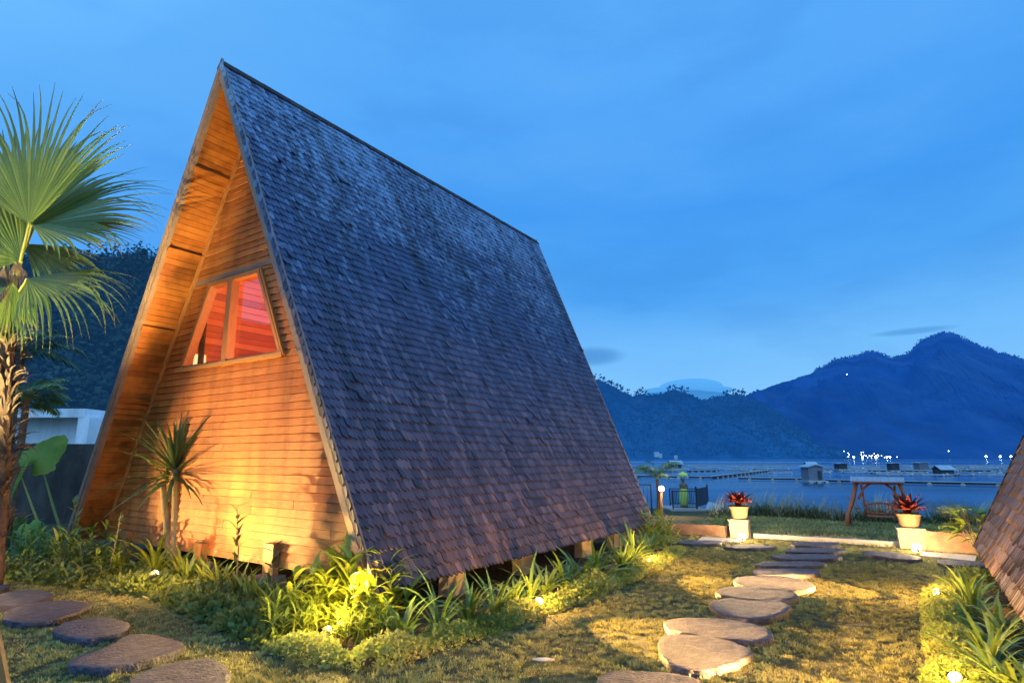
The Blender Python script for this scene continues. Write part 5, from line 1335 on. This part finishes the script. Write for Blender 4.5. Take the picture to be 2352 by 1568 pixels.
fan((66,515),(58,190),PD-.35,PD-.35,(.15,-1,.05),96,34,.50,.8)
fan((70,520),(385,385),PD-.2,PD+.3,(.25,-.55,.6),105,34,.52,1.1)
fan((72,516),(318,528),PD-.3,PD-.35,(.1,-.6,.75),84,26,.6,.8)
fan((62,640),(290,672),PD-.35,PD-.9,(.25,-.75,.6),90,26,.42,1.5)
fan((50,600),(-200,430),PD-.2,PD-.3,(-.2,-.9,.4),120,30,.6,.6)
fan((55,560),(255,640),PD+.1,PD+.5,(.4,-.6,.6),90,26,.5,1.2)
fan((40,640),(-150,700),PD-.1,PD-.6,(-.3,-.8,.5),110,26,.5,1.0)
fan((30,650),(40,800),PD-.25,PD-.3,(.3,-.9,.1),60,16,.5,.8)
fan((36,600),(62,770),PD-.25,PD-.15,(.4,-.9,.1),64,20,.10,1.6,m=M_fibre)
fan((10,610),(-30,790),PD-.3,PD-.2,(-.2,-.9,.1),64,20,.10,1.6,m=M_fibre)
fan((20,560),(-60,300),PD+.5,PD+.9,(0,-.9,.3),120,28,.6,.3)
# two feathery palms behind
for (u, vt, yb_, L_, nf, lab, m) in ((52,800,14.2,1.35,22,'bushy feathery palm just right of the fan palm trunk, dim and bluish',M_drac),(62,915,13.2,1.0,18,'smaller feathery palm below the dim one, lit yellow green',M_lily)):
    cpt = dep(u, vt, yb_); t = thing('feather_palm', lab, 'palm', (cpt.x, cpt.y, 0), 0, 'feathery palms by the fan palm'); mb = MB()
    for i in range(nf): feather(mb, (0,0,cpt.z), i*2.4, L_*random.uniform(.7,1.1), R(random.uniform(0,70)), R(random.uniform(60,110)), 9, .05, .42)
    mb.build('crown', m, t); mb = MB(); mb.tube([(0,0,-.1),(.05,0,cpt.z*.5),(0,0,cpt.z+.05)],[.10,.08,.07],8,jit=.1); mb.build('trunk', M_trunk, t)

# ------------------------------------------------------------------ lawn grass (uncountable)
from mathutils.bvhtree import BVHTree
rng = np.random.default_rng(3)
def grass(name, label, n, xr, yr, hmin, hmax, w, test, nb=5, rad=.04):
    V = []; F = []; RN = []
    cnt = 0
    X = rng.uniform(xr[0], xr[1], n); Y = rng.uniform(yr[0], yr[1], n)
    if nb > 10:
        E_ = [(x+random.gauss(0,.03), y+random.gauss(0,.03)) for x, y in EDGE for _ in range(3)]
        X = np.concatenate([X, [e[0] for e in E_]]); Y = np.concatenate([Y, [e[1] for e in E_]])
    for x, y in zip(X, Y):
        if not test(x, y): continue
        dn = noise.noise(Vector((x*1.1,y*1.1,4)))*.30 + noise.noise(Vector((x*8,y*8,9)))*.8
        if dn < -.10 and random.random() < .82: continue
        z = ground_h(x,y) - .004
        rv = max(0,min(1,.45+.5*noise.noise(Vector((x*.7,y*.7,1)))+random.uniform(-.25,.25)))
        hs = (.7+1.1*max(-.4,dn)); cr_ = rad*random.uniform(.5,1.3)
        for k in range(nb):
            a = random.uniform(0,6.283); h = random.uniform(hmin,hmax)*hs; le = random.uniform(.3,1.2)*h
            q = cr_*random.random(); c, s_ = math.cos(a), math.sin(a); bx, by_ = x+c*q, y+s_*q; a += random.uniform(-.9,.9); c, s_ = math.cos(a), math.sin(a)
            b = len(V); V += [(bx-s_*w,by_+c*w,z),(bx+s_*w,by_-c*w,z),(bx+c*le,by_+s_*le,z+h)]; F.append((b,b+1,b+2)); RN += [max(0,min(1,rv+random.uniform(-.12,.12)))]*3
    mb = MB(); mb.v = V; mb.f = F; mb.r = RN
    return tag(mb.build(name, M_grass), label, 'grass', kind='stuff')
def in_view(x, y):
    d = y*CP - CAM_H*SP
    if d <= 0.3: return False
    return abs(FPX*x/d) < 1240 and y*0.0+(784 - FPX*(-CAM_H*CP - y*SP)/d) < 1640
def lawn_ok(x, y):
    if not in_view(x, y): return False
    q = Hloc((x,y,0))
    if q.y > 10.8: return False
    if q.x > bx0+.02+max(0,q.y-3.6)*.55: return False
    if q.y > -1.0 - .12*min(0,q.x)*0 and q.x < 5.35 and q.y < 9: 
        if q.x > -.5 and q.y > -.75: return False
        if q.x <= -.5 and q.y > -.75+.22*(q.x+.5): return False
    return True
grass('lawn_grass', 'short patchy lawn grass around the stepping stones', 105000, (-9,9.5), (3.4,16), .020, .050, .0060, lawn_ok, 13, .042)
def lawn_far(x, y):
    q = Hloc((x,y,0)); return in_view(x,y) and 11.2 < q.y < 24.5 and q.x > 3
grass('lawn_grass', 'short grass of the lower lawn by the lake', 30000, (2,26), (14,34), .05, .12, .012, lawn_far, 6, .12)

# ------------------------------------------------------------------ garden lamps
def garden_lamp(label, loc, aim, br=.046):
    t = thing('garden_lamp', label, 'lamp', (loc.x, loc.y, 0), math.atan2(aim[1], aim[0]), 'garden spot lamps')
    z = loc.z; mb = MB(); mb.tube([(-.05,0,-.05),(-.05,0,z)], [.012,.012], 6); mb.build('stake', M_lampbody, t)
    mb = MB(); mb.lathe([(.03,-.05),(.05,0),(.055,.05),(.05,.05),(.045,.03)], n=14)
    for i, v in enumerate(mb.v): p = Matrix.Rotation(R(60),3,'Y') @ Vector(v); mb.v[i] = (p.x-.04, p.y, p.z+z)
    mb.build('housing', M_lampbody, t, True)
    mb = MB(); mb.ball((0,0,0), br, 14, 8); mb.v = [(v[0]+.0, v[1], v[2]+z+.02) for v in mb.v]
    mb.build('bulb', M_bulb, t, True)
    return t
WARM = (1.0,.56,.14)
def V3(u, v, z): p = at(u, v, z); return p
p1 = V3(355,1320,.27); garden_lamp('bright garden spot lamp at the foot of the dracaena', p1, (.3,1)); 
point('garden_light', p1+Vector((.02,-.05,.2)), 110, WARM, .03); spot('garden_spot', p1+Vector((.05,.06,.08)), H(1.5,.6,2.2), 800, 125, 1.0, WARM)
spot('garden_spot', p1+Vector((.08,.02,.08)), H(1.2,.6,3.4), 300, 70, 1.0, WARM)
p2 = V3(752,1452,.16); garden_lamp('garden spot lamp hidden in the glowing corner plants', p2, (0,1))
point('garden_light', p2+Vector((.06,.10,.22)), 600, (1,.66,.16), .05); point('garden_light', p2+Vector((.18,.36,.46)), 560, (1,.66,.16), .04)
p3 = LAMP_SPOTS[0]; garden_lamp('garden spot lamp on the hedge below the middle of the eave', p3, (1,-.3))
p4 = LAMP_SPOTS[1]; garden_lamp('garden spot lamp near the far end of the right bed', p4, (1,-.2))
for p, tgt, e in ((p3, at(1560,1470), 13000), (p4, at(1720,1360), 11000)):
    point('garden_light', p+Vector((.06,-.04,.16)), 190, WARM, .04); spot('garden_spot', p+Vector((.10,-.06,.24)), tgt+Vector((0,0,0)), e, 58, .9, WARM, .02, .5)
p5 = V3(1699,1232,.10)+Vector((-.02,-.2,0)); garden_lamp('garden spot lamp in front of the left pedestal', p5, (.3,1), .085); point('garden_light', p5+Vector((.12,.06,.20)), 330, (1,.68,.30), .04)
p6 = V3(2095,1257,.10)+Vector((-.04,-.2,0)); garden_lamp('garden spot lamp in front of the right pedestal', p6, (.2,1), .085); point('garden_light', p6+Vector((.12,.06,.20)), 330, (1,.68,.30), .04)
p7 = LAMP_SPOTS[2]; garden_lamp('garden spot lamp in the hedge of the neighbouring bed, farther one', p7, (-1,-.2))
p8 = LAMP_SPOTS[3]; garden_lamp('garden spot lamp in the hedge at the bottom right of the photo', p8, (-1,-.2))
for p, tgt, e in ((p7, at(1900,1355), 12000), (p8, at(1800,1590), 13000)):
    point('garden_light', p+Vector((-.06,-.03,.16)), 180, WARM, .04); spot('garden_spot', p+Vector((-.12,-.04,.24)), tgt+Vector((0,0,0)), e, 58, .9, WARM, .02, .5)
# lamps at the foot of the fan palm, left of the frame's plants
p9 = at(-20,1352,.16); garden_lamp('garden spot lamp among the plants at the foot of the fan palm', p9, (1,1))
spot('garden_spot', at(-330,1420,.25), H(-1.8,.3,6.0), 240, 52, .6, WARM)
p11 = H(-6.5,-4.0,.5); garden_lamp('garden spot lamp beyond the left edge, aimed at the gable wall', p11, (1,.6)); spot('garden_spot', p11+Vector((.15,.1,.1)), H(.9,.6,2.0), 8500, 40, .8, (1,.66,.20), .02)
point('garden_light', p9+Vector((.35,-.25,.35)), 12, WARM, .05)
p10 = at(-420,1440,.22); garden_lamp('garden spot lamp beyond the left edge, aimed up at the palm', p10, (1,1))
spot('garden_spot', p10+Vector((.1,.05,.12)), crown+pb+Vector((.2,-.3,1.0)), 9000, 58, .8, (1,.82,.34))
spot('garden_spot', p10+Vector((.12,.05,.25)), at(140,1290,.6), 420, 60, .8, WARM)

point('garden_light', p5+Vector((-.05,-.25,.32)), 60, (1,.68,.30), .05)
point('garden_light', p6+Vector((-.05,-.25,.32)), 60, (1,.68,.30), .05)
